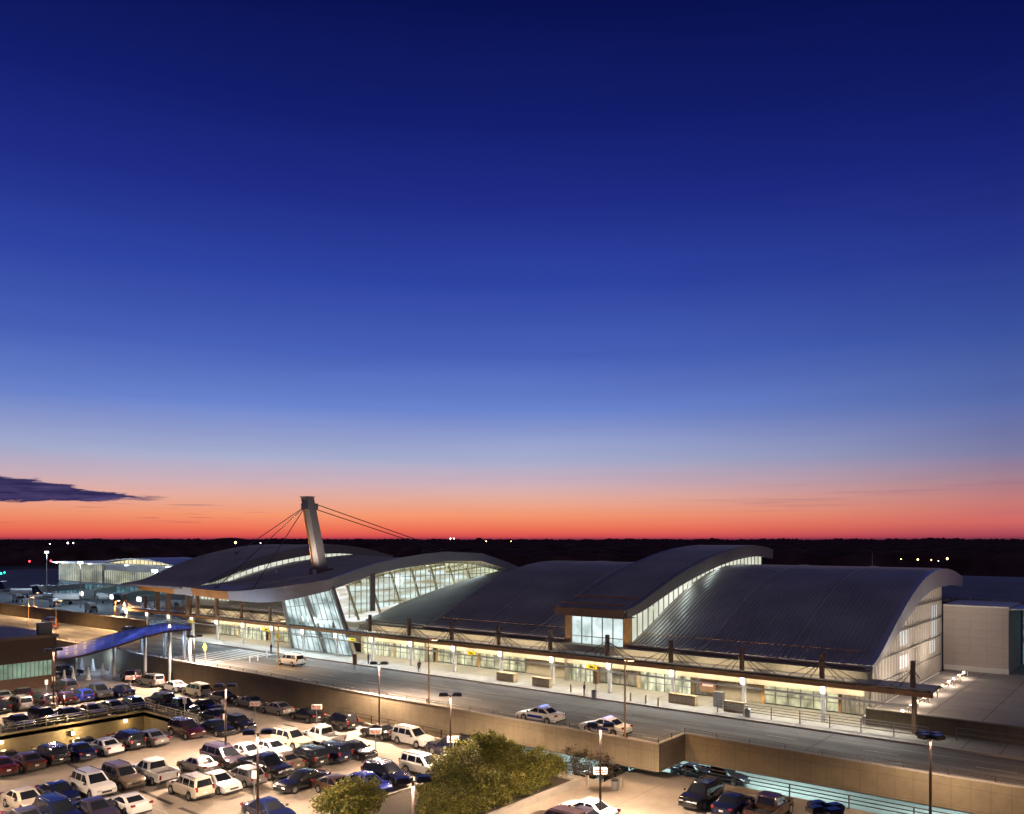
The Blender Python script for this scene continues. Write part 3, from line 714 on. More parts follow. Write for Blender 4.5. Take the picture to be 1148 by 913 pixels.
for yy, ty in ((95, 101), (104, 110), (114, 118)):  # unseen spots added at the rail to brighten the gable
    l_ = lamp('gable_fill', 'SPOT', (-21.75-ORG[t.name].x, yy-ORG[t.name].y, 2.0-.9), 2600, (1, .82, .66), t, size=.15, spot=2.0, blend=.9)
    l_.rotation_euler = (Vector((-25, ty, 10))-Vector((-21.75, yy, 2))).to_track_quat('-Z', 'Y').to_euler()
# ------------------------------------------------------------------ vehicles
PAINTS = {'white': ((.72, .7, .67), 0, .3), 'cream': ((.62, .55, .43), 0, .3), 'silver': ((.36, .34, .32), .6, .35), 'grey': ((.08, .08, .09), .5, .35), 'tan': ((.2, .15, .1), .4, .35),
          'black': ((.008, .008, .011), 0, .2), 'navy': ((.007, .011, .045), .2, .22), 'blue': ((.02, .035, .3), .2, .22), 'maroon': ((.05, .008, .01), .2, .25), 'red': ((.1, .012, .01), .1, .25), 'brown': ((.07, .035, .02), .3, .3), 'plum': ((.06, .045, .065), .4, .3)}
PM = {}
for k_, (c_, me_, ro_) in PAINTS.items(): PM[k_] = mat(k_+'_car_paint', c_, ro_, metal=me_, coat=.9, var=.04)
def car_proto(kind):
    S = dict(
      sedan=dict(L=4.8, W=.91, top=[(-2.4, .6), (-2.36, .86), (-2.2, .98), (-1.6, 1.03), (-.4, .97), (.8, .95), (1.15, .93), (1.9, .83), (2.25, .7), (2.36, .6), (2.4, .5)], cab=(-1.72, -.85, .2, 1.08, .95, 1.45), R=.33, ax=1.4, split=[-.3], zb=.26),
      hatch=dict(L=4.3, W=.88, top=[(-2.15, .6), (-2.12, .9), (-2.0, 1.0), (-1.5, 1.0), (-.4, .97), (.8, .97), (1.15, .95), (1.75, .86), (2.05, .72), (2.13, .6), (2.15, .5)], cab=(-2.02, -1.5, .15, 1.1, .97, 1.52), R=.32, ax=1.28, split=[-.25], zb=.26),
      coupe=dict(L=4.7, W=.92, top=[(-2.35, .6), (-2.31, .9), (-2.2, 1.04), (-1.6, 1.0), (-.5, .93), (.6, .92), (1.0, .9), (1.9, .78), (2.2, .66), (2.32, .56), (2.35, .48)], cab=(-1.75, -.7, 0, .9, .91, 1.34), R=.34, ax=1.35, split=[], zb=.22),
      suv=dict(L=4.8, W=.95, top=[(-2.4, .62), (-2.37, .98), (-2.3, 1.13), (-1.6, 1.14), (-.4, 1.11), (.9, 1.1), (1.15, 1.08), (1.95, 1.0), (2.28, .85), (2.37, .7), (2.4, .58)], cab=(-2.3, -2.1, .25, 1.08, 1.1, 1.78), R=.38, ax=1.4, split=[-1.3, -.3], zb=.34),
      minivan=dict(L=5.0, W=.97, top=[(-2.5, .6), (-2.47, .95), (-2.4, 1.08), (-1.6, 1.08), (-.4, 1.05), (1.2, 1.04), (1.5, 1.0), (2.05, .9), (2.38, .75), (2.47, .62), (2.5, .5)], cab=(-2.4, -2.05, .5, 1.62, 1.05, 1.74), R=.34, ax=1.5, split=[-1.2, .1], zb=.26),
      pickup=dict(L=5.7, W=1.0, top=[(-2.85, .72), (-2.83, .84), (-2.7, .85), (-2.0, .85), (-1.0, .85), (-.95, 1.2), (.2, 1.18), (1.25, 1.15), (1.5, 1.12), (2.45, 1.06), (2.75, .92), (2.83, .72), (2.85, .6)], cab=(-.95, -.8, .55, 1.35, 1.15, 1.86), R=.4, ax=1.78, split=[.0], zb=.4))[kind]
    L, W, R, ax, zb = S['L'], S['W'], S['R'], S['ax'], S['zb']
    root = empty('parked_'+kind if kind != 'suv' else 'parked_suv')
    def topz(x):
        P = S['top']
        for (a, b), (c, d) in zip(P, P[1:]):
            if x <= c: return b+(d-b)*(x-a)/(c-a)
        return P[-1][1]
    xs = set(p[0] for p in S['top'])
    for s in (-1, 1):
        for k in range(-8, 9): xs.add(round(s*ax+(R+.07)*k/8, 4))
    for x in (-L/2+.03, -L/2+.12, L/2-.12, L/2-.35, L/2-.6): xs.add(x)
    xs = sorted(xs); b = MB(); rings = []
    for x in xs:
        e = abs(x)/(L/2); w = W*(1-.16*max(0, (e-.72)/.28)**2); zt = topz(x); z0 = zb
        for s in (-1, 1):
            q = (R+.07)**2-(x-s*ax)**2
            if q > 0: z0 = max(z0, R+math.sqrt(q)-.01)
        if e > .97: z0 = max(z0, zb+.08)
        z0 = min(z0, zt-.12)
        zs = z0+(zt-z0)*.62
        h = [(-w*.94, z0), (-w*.99, min(z0+.1, zs-.02)), (-w, zs), (-w*.975, zt-.07*(zt-z0)), (-w*.9, zt-.012), (-w*.6, zt+.012)]
        ring = h+[(-a, c) for a, c in reversed(h)]
        rings.append([(x, y, z) for y, z in ring]+[(x, h[0][0], h[0][1])])
    b.grid(rings); b.face(rings[0][:-1]); b.face(list(reversed(rings[-1][:-1])))
    x0, x1, x2, x3, zc, zr = S['cab']
    wb, wr = W*.9, W*.72
    def cabring(t, inset=0):
        xa = x0+(x1-x0)*t+inset; xb = x3+(x2-x3)*t-inset; ww = wb+(wr-wb)*t-inset; z = zc-.03+(zr-zc+.03)*t
        return [(xa, -ww+.08, z), (xa+.1, -ww, z), (xb-.12, -ww, z), (xb, -ww+.12, z), (xb+.03, 0, z), (xb, ww-.12, z), (xb-.12, ww, z), (xa+.1, ww, z), (xa, ww-.08, z), (xa-.02, 0, z), (xa, -ww+.08, z)]
    cr = [cabring(0), cabring(.5), cabring(.9)]
    r3 = [(x, y, z) for x, y, z in cabring(.985, .035)]; cr.append(r3)
    b.grid(cr); cx = (x1+x2)/2
    top = r3[:-1]
    for i in range(len(top)):
        j = (i+1) % len(top); b.face([top[i], top[j], (cx, 0, zr+.02)])
    if kind == 'pickup':
        for s in (-1, 1): b.box(-2.84, -.95, s*W*.975-.06, s*W*.975+.005 if s > 0 else s*W*.975+.06, .8, 1.17)
        b.box(-2.84, -2.74, -W*.9, W*.9, .8, 1.17); b.box(-1.0, -.94, -W*.95, W*.95, .8, 1.17)
    body = b.build('body', PM['white'], root, smooth=38)
    # windows: proud panes on the tapering cabin
    g = MB(); off = .012
    def side_pt(x, t, s):
        ww = wb+(wr-wb)*t+off; return (x, s*ww, zc-.03+(zr-zc+.03)*t)
    tl, th_ = .14, .84
    def xa(t): return x0+(x1-x0)*t+.16
    def xb(t): return x3+(x2-x3)*t-.2
    for s in (-1, 1):
        cuts = [None]+list(S['split'])+[None]
        for i in range(len(cuts)-1):
            l = cuts[i]; r_ = cuts[i+1]
            f = lambda t: (xa(t) if l is None else l+.05); h = lambda t: (xb(t) if r_ is None else r_-.05)
            g.face([side_pt(f(tl), tl, s), side_pt(h(tl), tl, s), side_pt(h(th_), th_, s), side_pt(f(th_), th_, s)])
    def end_pt(t, y, front):
        x = (x3+(x2-x3)*t+.045) if front else (x0+(x1-x0)*t-.035)
        ww = wb+(wr-wb)*t-.16; return (x-(.028 if front else -.018)*abs(y)**2, y*ww, zc-.03+(zr-zc+.03)*t+.0)
    for fr_, t0, t1 in ((True, .08, .88), (False, .12, .86)):
        g.grid([[end_pt(t, y, fr_) for y in (-1, -.5, 0, .5, 1)] for t in (t0, (t0+t1)/2, t1)])
    g.build('windows', M['carglass'], root)
    # wheels
    for sx in (-1, 1):
        for sy in (-1, 1):
            w = MB(); yo = sy*(W-.02); yi = sy*(W-.24)
            w.cyl((sx*ax, yi, R), (sx*ax, yo, R), R, k=18)
            wh = w.build('wheel', M['tyre'], root, smooth=40)
            w = MB(); w.cyl((sx*ax, yo-sy*.03, R), (sx*ax, yo+sy*.012, R), R*.66, R*.6, k=14); 
            for a_ in range(5):
                an = a_*2*PI/5; w.bar((sx*ax, yo+sy*.02, R), (sx*ax+math.cos(an)*R*.55, yo+sy*.018, R+math.sin(an)*R*.55), .05, .02)
            w.build('rim', M['rim'], wh)
    for sy in (-1, 1):
        zt = topz(L/2-.12)
        h = MB(); h.box(L/2-.3, L/2-.03, sy*W*.62-.16, sy*W*.62+.16, zt-.2, zt-.04); h.build('headlight', M['headlens'], root)
        zt = topz(-L/2+.06)
        h = MB(); yy = sy*W*.76
        if kind in ('suv', 'minivan', 'pickup', 'hatch'): h.box(-L/2-.015, -L/2+.16, yy-.08, yy+.08, zt-.2, zt+(.16 if kind != 'hatch' else .1))
        else: h.box(-L/2-.012, -L/2+.2, yy-.17, yy+.12, zt-.06, zt+.09)
        h.build('taillight', M['tail'], root)
        h = MB(); h.box(x3-.32, x3-.16, sy*(W+.02), sy*(W+.17), zc, zc+.14) if sy > 0 else h.box(x3-.32, x3-.16, -(W+.17), -(W+.02), zc, zc+.14); h.build('mirror', M['trim'], root)
    h = MB(); h.box(-L/2-.03, -L/2-.012, -.16, .16, .6, .74); h.build('number_plate', M['plate'], root)
    h = MB(); h.box(L/2-.02, L/2+.012, -W*.42, W*.42, zb+.22, zb+.38); h.build('grille', M['trim'], root)
    h = MB(); h.box(-L/2-.03, -L/2+.1, -W*.82, W*.82, zb+.02, zb+.16); h.build('bumper', M['trim'], root)
    h = MB(); h.box(L/2-.1, L/2+.03, -W*.82, W*.82, zb, zb+.12); h.build('bumper', M['trim'], root)
    if kind in ('suv', 'minivan'):
        for sy in (-1, 1):
            h = MB(); h.bar((x1+.2, sy*wr*.86, zr+.06), (x2-.2, sy*wr*.86, zr+.06), .05); h.build('roof_rail', M['trim'], root)
    if kind == 'pickup':
        h = MB(); h.box(-2.74, -1.0, -W*.9, W*.9, .85, .875); h.build('bed_liner', M['trim'], root)
    return root
PROTO = {k: car_proto(k) for k in ('sedan', 'hatch', 'coupe', 'suv', 'minivan', 'pickup')}
USED = {}
def paint_tree(o, m):
    for ch in o.children:
        if ch.name.split('.')[0] == 'body':
            ch.material_slots[0].link = 'OBJECT'; ch.material_slots[0].material = m
def place_car(kind, paint, x, y, z, deg, label, group, sc=1.05, on=False):
    r = copy_tree(PROTO[kind])
    r.location = (x, y, z); r.rotation_euler = (0, 0, math.radians(deg)); r.scale = (sc,)*3
    paint_tree(r, PM[paint]); 
    for kk in list(r.keys()): del r[kk]
    tag(r, label, {'suv': 'suv', 'hatch': 'car', 'sedan': 'car', 'coupe': 'car', 'minivan': 'minivan', 'pickup': 'pickup truck'}[kind], group)
    return r
GP = 'cars parked on the open deck'
CARS = [
 ('sedan', 'silver', -124.4, 44.4, 180, 'silver sedan cut by the left edge, farthest back beside the brown building'),
 ('sedan', 'black', -117.4, 41.4, 180, 'black sedan at the left edge, left of the silver minivan'),
 ('minivan', 'silver', -117.0, 43.9, 180, 'silver minivan showing its tailgate, in the row below the brown building'),
 ('sedan', 'maroon', -124.4, 46.9, 180, 'dark maroon sedan tucked behind the silver minivan'),
 ('minivan', 'plum', -117.0, 46.6, 180, 'plum-grey minivan just right of the silver minivan'),
 ('hatch', 'maroon', -116.6, 49.1, 180, 'dark maroon hatchback between the plum minivan and the bright blue wagon'),
 ('hatch', 'blue', -116.6, 51.6, 180, 'bright blue small wagon in the row below the brown building'),
 ('suv', 'grey', -125.0, 52.8, 180, 'grey suv behind the bright blue wagon, near the cone bollards'),
 ('pickup', 'grey', -117.2, 54.0, 0, 'grey pickup right of the bright blue wagon'),
 ('sedan', 'navy', -116.0, 56.6, 180, 'navy sedan at the right end of the row below the brown building'),
 ('sedan', 'navy', -105.2, 39.5, 0, 'dark sedan at the left end of the row on the pit rail'),
 ('suv', 'black', -105.4, 42.2, 0, 'black suv second along the pit rail from the left'),
 ('sedan', 'black', -105.2, 44.9, 0, 'black sedan third along the pit rail, right of the black suv'),
 ('sedan', 'plum', -105.2, 47.6, 0, 'dark plum sedan fourth along the pit rail'),
 ('sedan', 'grey', -105.2, 50.4, 0, 'grey sedan fifth along the pit rail, left of the far pit corner'),
 ('hatch', 'navy', -105.0, 53.1, 0, 'navy hatchback right above the far corner of the pit'),
 ('suv', 'black', -104.6, 56.2, 180, 'tall black suv standing higher than its neighbours past the pit corner'),
 ('pickup', 'navy', -98.2, 55.6, 0, 'dark navy pickup on the far side of the pit end wall'),
 ('sedan', 'black', -97.0, 58.2, 0, 'black sedan behind the navy pickup beyond the pit end wall'),
 ('sedan', 'navy', -90.8, 55.6, 180, 'navy sedan between the pit corner and the white arrow sign'),
 ('sedan', 'black', -84.6, 52.3, 0, 'black sedan just right of the maroon suv'),
 ('hatch', 'black', -84.6, 55.2, 0, 'black hatchback at the row end beside the twin-head lamp post'),
 ('suv', 'maroon', -86.0, 49.4, 0, 'maroon boxy suv past the pit, front to the camera side'),
 ('suv', 'maroon', -126.4, 63.4, 180, 'dark red suv farthest left along the retaining wall, by the canopy posts'),
 ('suv', 'silver', -120.2, 63.2, 180, 'silver suv second from the left along the retaining wall'),
 ('sedan', 'white', -113.4, 63.2, 180, 'white sedan between the silver suv and the pale minivan by the wall'),
 ('minivan', 'cream', -107.8, 63.4, 180, 'pale minivan parked along the retaining wall'),
 ('sedan', 'navy', -101.1, 63.0, 180, 'navy sedan right behind the pale minivan at the wall'),
 ('sedan', 'grey', -94.9, 63.2, 180, 'grey sedan in the wall row between a navy sedan and a silver sedan'),
 ('sedan', 'silver', -88.7, 63.0, 180, 'silver sedan in the wall row, left of a black sedan'),
 ('sedan', 'black', -82.5, 63.0, 180, 'black sedan in the wall row just left of the black suv'),
 ('suv', 'black', -76.0, 62.9, 180, 'black suv alone on bright concrete near the retaining wall'),
 ('sedan', 'black', -69.0, 62.7, 180, 'black sedan between the black suv and the white suv by the wall'),
 ('suv', 'white', -63.6, 62.6, 0, 'white suv facing right beside the retaining wall kerb'),
 ('pickup', 'navy', -57.4, 61.9, 180, 'navy pickup with covered bed half hidden behind the leafy tree'),
 ('suv', 'cream', -73.2, 54.0, 0, 'large pale suv beside the white pickup in the middle double row'),
 ('pickup', 'white', -71.9, 56.9, 180, 'white pickup with dark bed at the right end of the middle row'),
 ('sedan', 'white', -72.0, 50.7, 0, 'white sedan with dark sunroof in the middle row'),
 ('sedan', 'white', -72.6, 48.2, 0, 'white sedan left of the sunroof sedan, behind the lamp post'),
 ('minivan', 'plum', -72.8, 45.6, 0, 'plum minivan with a bright hood in the middle row'),
 ('sedan', 'silver', -72.4, 42.6, 180, 'silver sedan in the middle row left of the plum minivan'),
 ('sedan', 'white', -65.6, 40.6, 0, 'small white sedan next to the pale hatchback in the near middle row'),
 ('hatch', 'silver', -65.5, 43.2, 180, 'silver hatchback with split rear window left of the lamp post'),
 ('pickup', 'black', -66.4, 46.0, 0, 'black pickup nose out, right of the near lamp post'),
 ('sedan', 'tan', -67.0, 48.4, 180, 'tan sedan squeezed between two black vehicles in the middle row'),
 ('suv', 'black', -66.2, 50.6, 180, 'black suv with red tail lamps in the near middle row'),
 ('suv', 'navy', -66.0, 53.0, 180, 'navy suv second from the right end of the near middle row'),
 ('sedan', 'black', -65.0, 55.6, 0, 'glossy black sedan at the right end of the near middle row'),
 ('sedan', 'red', -86.4, 30.6, 180, 'red sedan cut by the left edge, in the row just below the pit'),
 ('sedan', 'brown', -86.4, 32.9, 180, 'dark brown sedan second from left on the near side of the pit'),
 ('suv', 'black', -86.6, 35.2, 180, 'black suv between two dark sedans on the near side of the pit'),
 ('sedan', 'navy', -86.4, 37.7, 180, 'navy sedan left of the white sedan on the near side of the pit'),
 ('sedan', 'white', -86.2, 40.3, 180, 'white sedan on the near side of the pit beside the boxy black suv'),
 ('suv', 'black', -86.6, 42.8, 180, 'boxy black suv right of the white sedan by the pit'),
 ('sedan', 'silver', -86.0, 45.2, 180, 'silver sedan at the right end of the near pit row'),
 ('sedan', 'cream', -73.4, 27.9, 0, 'cream sedan with dark sunroof at lower left'),
 ('sedan', 'navy', -73.4, 30.5, 0, 'navy sedan between the cream sedan and the large white suv'),
 ('suv', 'white', -73.2, 33.2, 0, 'large white suv facing the camera side at lower left'),
 ('suv', 'tan', -73.4, 35.9, 0, 'tan suv with dark hood next to the large white suv'),
 ('pickup', 'white', -73.0, 38.6, 180, 'white pickup with dark bed liner at lower left, tailgate showing'),
 ('sedan', 'grey', -67.9, 26.0, 0, 'grey sedan roof at the bottom left corner'),
 ('suv', 'navy', -67.4, 28.0, 0, 'navy suv at the bottom edge left of the lilac-grey sedan'),
 ('sedan', 'plum', -66.4, 30.3, 0, 'lilac-grey sedan at the bottom edge left of the white coupe'),
 ('coupe', 'white', -66.4, 33.0, 180, 'white coupe with dark rear glass and spoiler at the bottom left'),
 ('suv', 'cream', -66.0, 38.2, 180, 'pale silver suv standing alone near the dark drain strips'),
 ('sedan', 'brown', -56.6, 46.4, 0, 'dark brown sedan behind the small leafy tree'),
 ('sedan', 'blue', -55.3, 48.6, 0, 'bright blue sedan behind the small leafy tree'),
 ('suv', 'black', -55.5, 51.3, 0, 'black suv left of the near lamp head, behind the trees'),
 ('suv', 'white', -55.0, 55.4, 0, 'white suv whose roof shows left of the large leafy tree'),
 ('sedan', 'navy', -55.6, 38.8, 0, 'navy roof at the bottom edge below the active headlight car'),
 ('sedan', 'white', -36.2, 54.6, 180, 'bright white sedan behind the square sign at the bottom'),
 ('suv', 'brown', -36.4, 50.6, 180, 'brown suv roof at the bottom edge right of the planter'),
 ('sedan', 'plum', -35.6, 52.5, 180, 'dark plum sedan between the brown suv and the bright white sedan'),
 ('suv', 'black', -30.6, 63.6, -90, 'black suv facing the camera in the right lot'),
 ('sedan', 'navy', -27.7, 63.4, 90, 'navy sedan between the black suv and the brown pickup in the right lot'),
 ('pickup', 'brown', -24.9, 63.8, 90, 'dark brown pickup with tailgate towards the camera in the right lot'),
]
for kd, pt, x, y, dg, lb in CARS:
    place_car(kd, pt, x+random.uniform(-.15, .15), y+random.uniform(-.08, .08), DECK+.006, dg+random.uniform(-1.5, 1.5), lb, GP, sc=1.05*random.uniform(.985, 1.015))
c = place_car('sedan', 'black', -60.3, 45.6, DECK+.006, -90, 'black sedan driving in the aisle with its headlights on', 'cars driving on the deck')
for ch in c.children:
    if ch.name.startswith('headlight'): ch.material_slots[0].link = 'OBJECT'; ch.material_slots[0].material = M['lamp_warm']
# patrol cars and traffic on the upper road
def patrol(x, y, lb):
    r = place_car('sedan', 'white', x, y, .01, 180, lb, 'patrol cars', sc=1.08)
    r.name = 'patrol_car'
    h = MB(); h.box(-.5, -.2, -.55, .55, 1.47, 1.58, 0); h.build('light_bar', M['blue_beacon'], None).parent = r
    for s in (-1, 1):
        h = MB(); h.box(-.9, .9, s*.935-.006, s*.935+.006, .5, .74); h.build('door_stripe', PM['blue'], None).parent = r
M['blue_beacon'].node_tree.nodes['Principled BSDF'].inputs['Emission Strength'].default_value = 1
patrol(-51.8, 69.4, 'white patrol car with blue stripe, the left one of two on the upper road')
patrol(-43.6, 69.0, 'white patrol car on the upper road nearest the corner of the wall')
place_car('minivan', 'white', -104.4, 76.8, .01, 180, 'white minivan on the upper road beside the crosswalk', 'cars on the upper road', sc=1)
place_car('suv', 'black', -196, 79.6, .01, 180, 'dark suv far along the upper road, tail lights on', 'cars on the upper road', sc=1)
place_car('sedan', 'red', -187, 76, .01, 180, 'dark red sedan far along the upper road, tail lights on', 'cars on the upper road', sc=1)
place_car('suv', 'black', -163, 80.8, .01, 180, 'black suv at the kerb where the canopy starts', 'cars on the upper road', sc=1)
# lower level cars
for kd, pt, x, y, dg, lb in (('pickup', 'navy', *gz(808, 868, -5.6), 0, 'dark pickup on the turquoise-lit lower roadway, the front one'), ('sedan', 'navy', *gz(778, 865, -5.8), 0, 'navy sedan behind the pickup on the lower roadway'),
      ('sedan', 'silver', -47.5, 71.5, 0, 'silver car glimpsed under the viaduct behind the small dark trees'), ('suv', 'white', -46, 75.5, 0, 'white suv glimpsed under the viaduct behind the leafy tree'), ('sedan', 'blue', -41.6, 73.5, 0, 'blue car nose beside the deck corner on the lower level')):
    place_car(kd, pt, x, y, LOW+.006, dg, lb, 'cars on the lower level', sc=1)
for pt, x, y, lb in (('brown', -99.3, 36.2, 'rusty brown car down in the pit at left'), ('cream', -99, 40.2, 'pale car down in the pit left of the flaring lamp'), ('grey', -98.8, 44.2, 'grey car down in the pit right of the flaring lamp'), ('red', -98.6, 48.4, 'red car down in the pit near its far end')):
    place_car('sedan', pt, x, y, LOW+.9, 0, lb, 'cars down in the pit')
place_car('suv', 'navy', -138.5, 58.6, DECK+.006, 90, 'navy suv in the shade under the left end of the blue canopy', GP)
for r in PROTO.values():
    for ch in list(r.children_recursive)+[r]: bpy.data.objects.remove(ch)
# ------------------------------------------------------------------ lamp posts
def head_mesh(t, x, y, z, sx=.42, sy=.3):
    q = MB(); q.box(x-sx, x+sx, y-sy, y+sy, z-.13, z+.13); q.box(x-sx*.8, x+sx*.8, y-sy*.8, y+sy*.8, z+.13, z+.2)
    h = q.build('lamp_head', M['head'], t)
    q = MB(); q.box(x-sx*.7, x+sx*.7, y-sy*.7, y+sy*.7, z-.137, z-.131); q.build('lens', M['lamp_warm'], h); return h
def deck_lamp(heads, H=7.6, name='lamp_post', power=17000, col=(1, .72, .51)):
    t = empty(name)
    q = MB(); q.cyl((0, 0, 0), (0, 0, .75), .32, .3, k=14); q.build('base', M['curb'], t, smooth=40)
    q = MB(); q.cyl((0, 0, .7), (0, 0, H), .11, .075, k=10); p = q.build('pole', M['polebrown'], t, smooth=40)
    q = MB(); 
    for hx, hy in heads: q.bar((0, 0, H-.05), (hx*.7, hy*.7, H+.02), .07)
    q.build('bracket', M['head'], t)
    for hx, hy in heads: head_mesh(t, hx, hy, H+.08)
    lamp('lamp_light', 'SPOT', (0, 0, H-.25), power, col, t, size=.35, spot=math.radians(166), blend=.5)
    return t
TWIN = [(-.62, 0), (.62, 0)]; QUAD = [(-.62, 0), (.62, 0), (0, .62), (0, -.62)]
twin = deck_lamp(TWIN); quad = deck_lamp(QUAD, power=5000)
def put(proto, x, y, z, lb, rz=0, sz=1, cat='lamp post', group='lamp posts on the parking deck', tilt=0):
    r = copy_tree(proto); r.location = (x, y, z); r.rotation_euler = (0, 0, rz); r.scale = (1, 1, sz)
    return tag(r, lb, cat, group)
for u, v, pt, lb, rz in ((253, 768, twin, 'twin-head lamp post standing among the middle rows of parked cars', .1), (289, 820, twin, 'tall twin-head lamp post in front of the black pickup, reaching the bottom edge', .2),
        (505, 778, twin, 'twin-head lamp post with a small sign, left of the leafy tree', .05), (425, 743, twin, 'twin-head lamp post on a block at the foot of the retaining wall', 0),
        (673, 812, twin, 'twin-head lamp post with the square white sign, in front of the second patrol car', .0), (463, 873, twin, 'lamp post with its dark head against the black suv at bottom centre', .3),
        (1043, 824, quad, 'tall four-head lamp post at lower right crossing the upper road', .5), (925, 905, quad, 'four-head lamp cut by the bottom edge at right', .35),
        (218, 713, twin, 'dark lamp post at the right end of the blue canopy', .7), (60, 728, twin, 'lamp post with a glowing shaft in front of the brown building', .7)):
    x, y = gz(u, v, 4.75); r_ = put(pt, x, y, DECK, lb, rz+.65)
    if u in (218, 425, 253):
        for ch in r_.children:
            if ch.type == 'LIGHT': ch.data = ch.data.copy(); ch.data.energy = 30000 if u != 253 else 24000
put(twin, -92, 24, DECK, 'unseen lamp post added left of the frame by the near pit row'); put(twin, -66, 20, DECK, 'unseen lamp post added just below the lower left corner of the frame')  # unseen posts added as fill for the near deck
put(twin, -150, 52, DECK, 'lamp post left of the frame beyond the brown building')
for p in (twin, quad):
    for ch in list(p.children_recursive)+[p]: bpy.data.objects.remove(ch)
# thin road lamps on the parapet
def road_lamp(H=7.0, power=4200, col=(1, .6, .28)):
    t = empty('street_lamp')
    q = MB(); q.cyl((0, 0, 0), (0, 0, H), .09, .06, k=8); q.build('pole', M['orange'], t, smooth=40)
    q = MB(); q.bar((0, 0, H), (0, .9, H+.1), .07); q.build('arm', M['orange'], t)
    q = MB(); q.box(-.45, .45, .5, 1.0, H+.02, H+.2); h = q.build('lamp_head', M['orange'], t)
    q = MB(); q.box(-.38, .38, .55, .95, H-.03, H+.015); q.build('lens', M['lamp_warm'], h)
    lamp('lamp_light', 'SPOT', (0, .75, H-.1), power, col, t, size=.3, spot=math.radians(160), blend=.7); return t
rl = road_lamp()
for x, y, z, lb in ((-64.8, 66.1, .75, 'thin street lamp rising from the parapet at centre'), (-39.6, 66.1, .75, 'thin street lamp on the parapet behind the right patrol car'), (-102.5, 73.2, 0, 'thin street lamp beside the white minivan'),
     (-160, 66.1, .75, 'street lamp on the parapet behind the brown building'), (-185, 71, 0, 'street lamp on the far left roadway, nearer one'), (-176, 84.6, 2.4, 'street lamp on the barrier wall nearest the canopy'), (-217, 84.6, 2.4, 'street lamp on the barrier wall, second from the canopy'), (-255, 84.6, 2.4, 'street lamp on the barrier wall, farthest left'),(-230, 70, 0, 'street lamp on the far left roadway, farther one'), (0, 71.2, .75, 'street lamp on the parapet right of the frame')):
    put(rl, x, y, z, lb, cat='street lamp', group='street lamps along the upper road', sz=1 if z < 2 else .5).children
far_data = None
for o in list(COL.objects):
    if o.name.startswith('street_lamp') and o.location.x > -5:
        for ch in o.children:
            if ch.type == 'LIGHT': ch.data = ch.data.copy(); ch.data.energy = 11000
for o in list(COL.objects):
    if o.name.startswith('street_lamp') and o.location.x < -150:
        for ch in o.children:
            if ch.type == 'LIGHT':
                if far_data is None: far_data = ch.data.copy(); far_data.energy = 26000
                ch.data = far_data
for ch in list(rl.children_recursive)+[rl]: bpy.data.objects.remove(ch)
# ------------------------------------------------------------------ lot signs
def sign_post(h, w, hh_, two=False):
    t = empty('sign_post')
    q = MB(); q.cyl((0, 0, 0), (0, 0, h), .055, k=8); q.build('post', M['steel'], t)
    q = MB(); q.box(-w/2, w/2, -.22 if two else -.03, .22 if two else .03, h-.02, h+hh_); b = q.build('sign_box', M['signwhite'], t)
    if two:
        q = MB(); s = -1
        for k, (a, c) in enumerate(((-.42, -.1), (.02, .2), (.28, .42))): q.box(a*w, c*w, -.226, -.221, h+hh_*.5, h+hh_*.72)
        for k, (a, c) in enumerate(((-.38, .0), (.08, .4))): q.box(a*w, c*w, -.226, -.221, h+hh_*.15, h+hh_*.36)
        q.build('lettering', M['signred'], b)
    return t
sb = sign_post(2.3, 1.15, .5, True); sm = sign_post(1.9, .42, .65)
for u, v, lb in ((286, 813, 'boxed row sign with red lettering beside the silver and black sedans at the wall'), (355, 817, 'boxed row sign with red lettering behind the white pickup'), (421, 848, 'boxed row sign on a post right of the glossy black sedan'), (146, 780, 'boxed row sign on a post near the blue canopy'), (508, 858, 'boxed row sign at the lamp post beside the leafy tree'), (673, 898, 'square white sign box before the bright white sedan')):
    x, y = gz(u, v, DECK); put(sb, x, y, DECK, lb, rz=.7, cat='sign', group='row signs in the lots')
for u, v, lb in ((52, 783, 'small white placard post behind the silver minivan'), (60, 779, 'small white placard post nearest the brown building wall'), (250, 808, 'white placard post with dark mark beside the navy sedan'), (252, 826, 'white placard post in front of the black sedan'), (207, 806, 'white placard on the pit end rail'), (285, 898, 'white placard leaning by the tall lamp post')):
    x, y = gz(u, v, DECK); put(sm, x, y, DECK, lb, rz=.7, cat='sign', group='small placards in the lots')
for p in (sb, sm):
    for ch in list(p.children_recursive)+[p]: bpy.data.objects.remove(ch)
# bollards
def bollard(x, y, z, r0, r1, h, lb, m='curb', gp='concrete bollards'):
    q = MB(); q.cyl((x, y, z), (x, y, z+h*.92), r0, r1, k=12); q.cyl((x, y, z+h*.92), (x, y, z+h), r1, r1*.6, k=12)
    return tag(q.build('bollard', M[m], None, smooth=45), lb, 'bollard', gp)
x, y = gz(59, 794, DECK); bollard(x, y, DECK, .38, .38, 1.5, 'stout tan bollard in front of the dark maroon hatchback')
for i, (u, v) in enumerate(((72, 766), (82, 763), (99, 762), (104, 752), (115, 757), (125, 755), (92, 751), (134, 752))):
    x, y = gz(u, v, DECK); bollard(x, y, DECK, .42, .12, 2.0, 'tapered pale cone bollard under the blue canopy', 'white', 'cone bollards under the blue canopy')
for i, (u, v) in enumerate(((640, 776), (655, 779), (707, 786), (724, 789), (738, 792))):
    x, y = gz(u, v, WALK); bollard(x, y, WALK, .1, .1, 1.0, 'slim tan bollard before the middle entrance doors', 'kiosk', 'bollards before the doors')
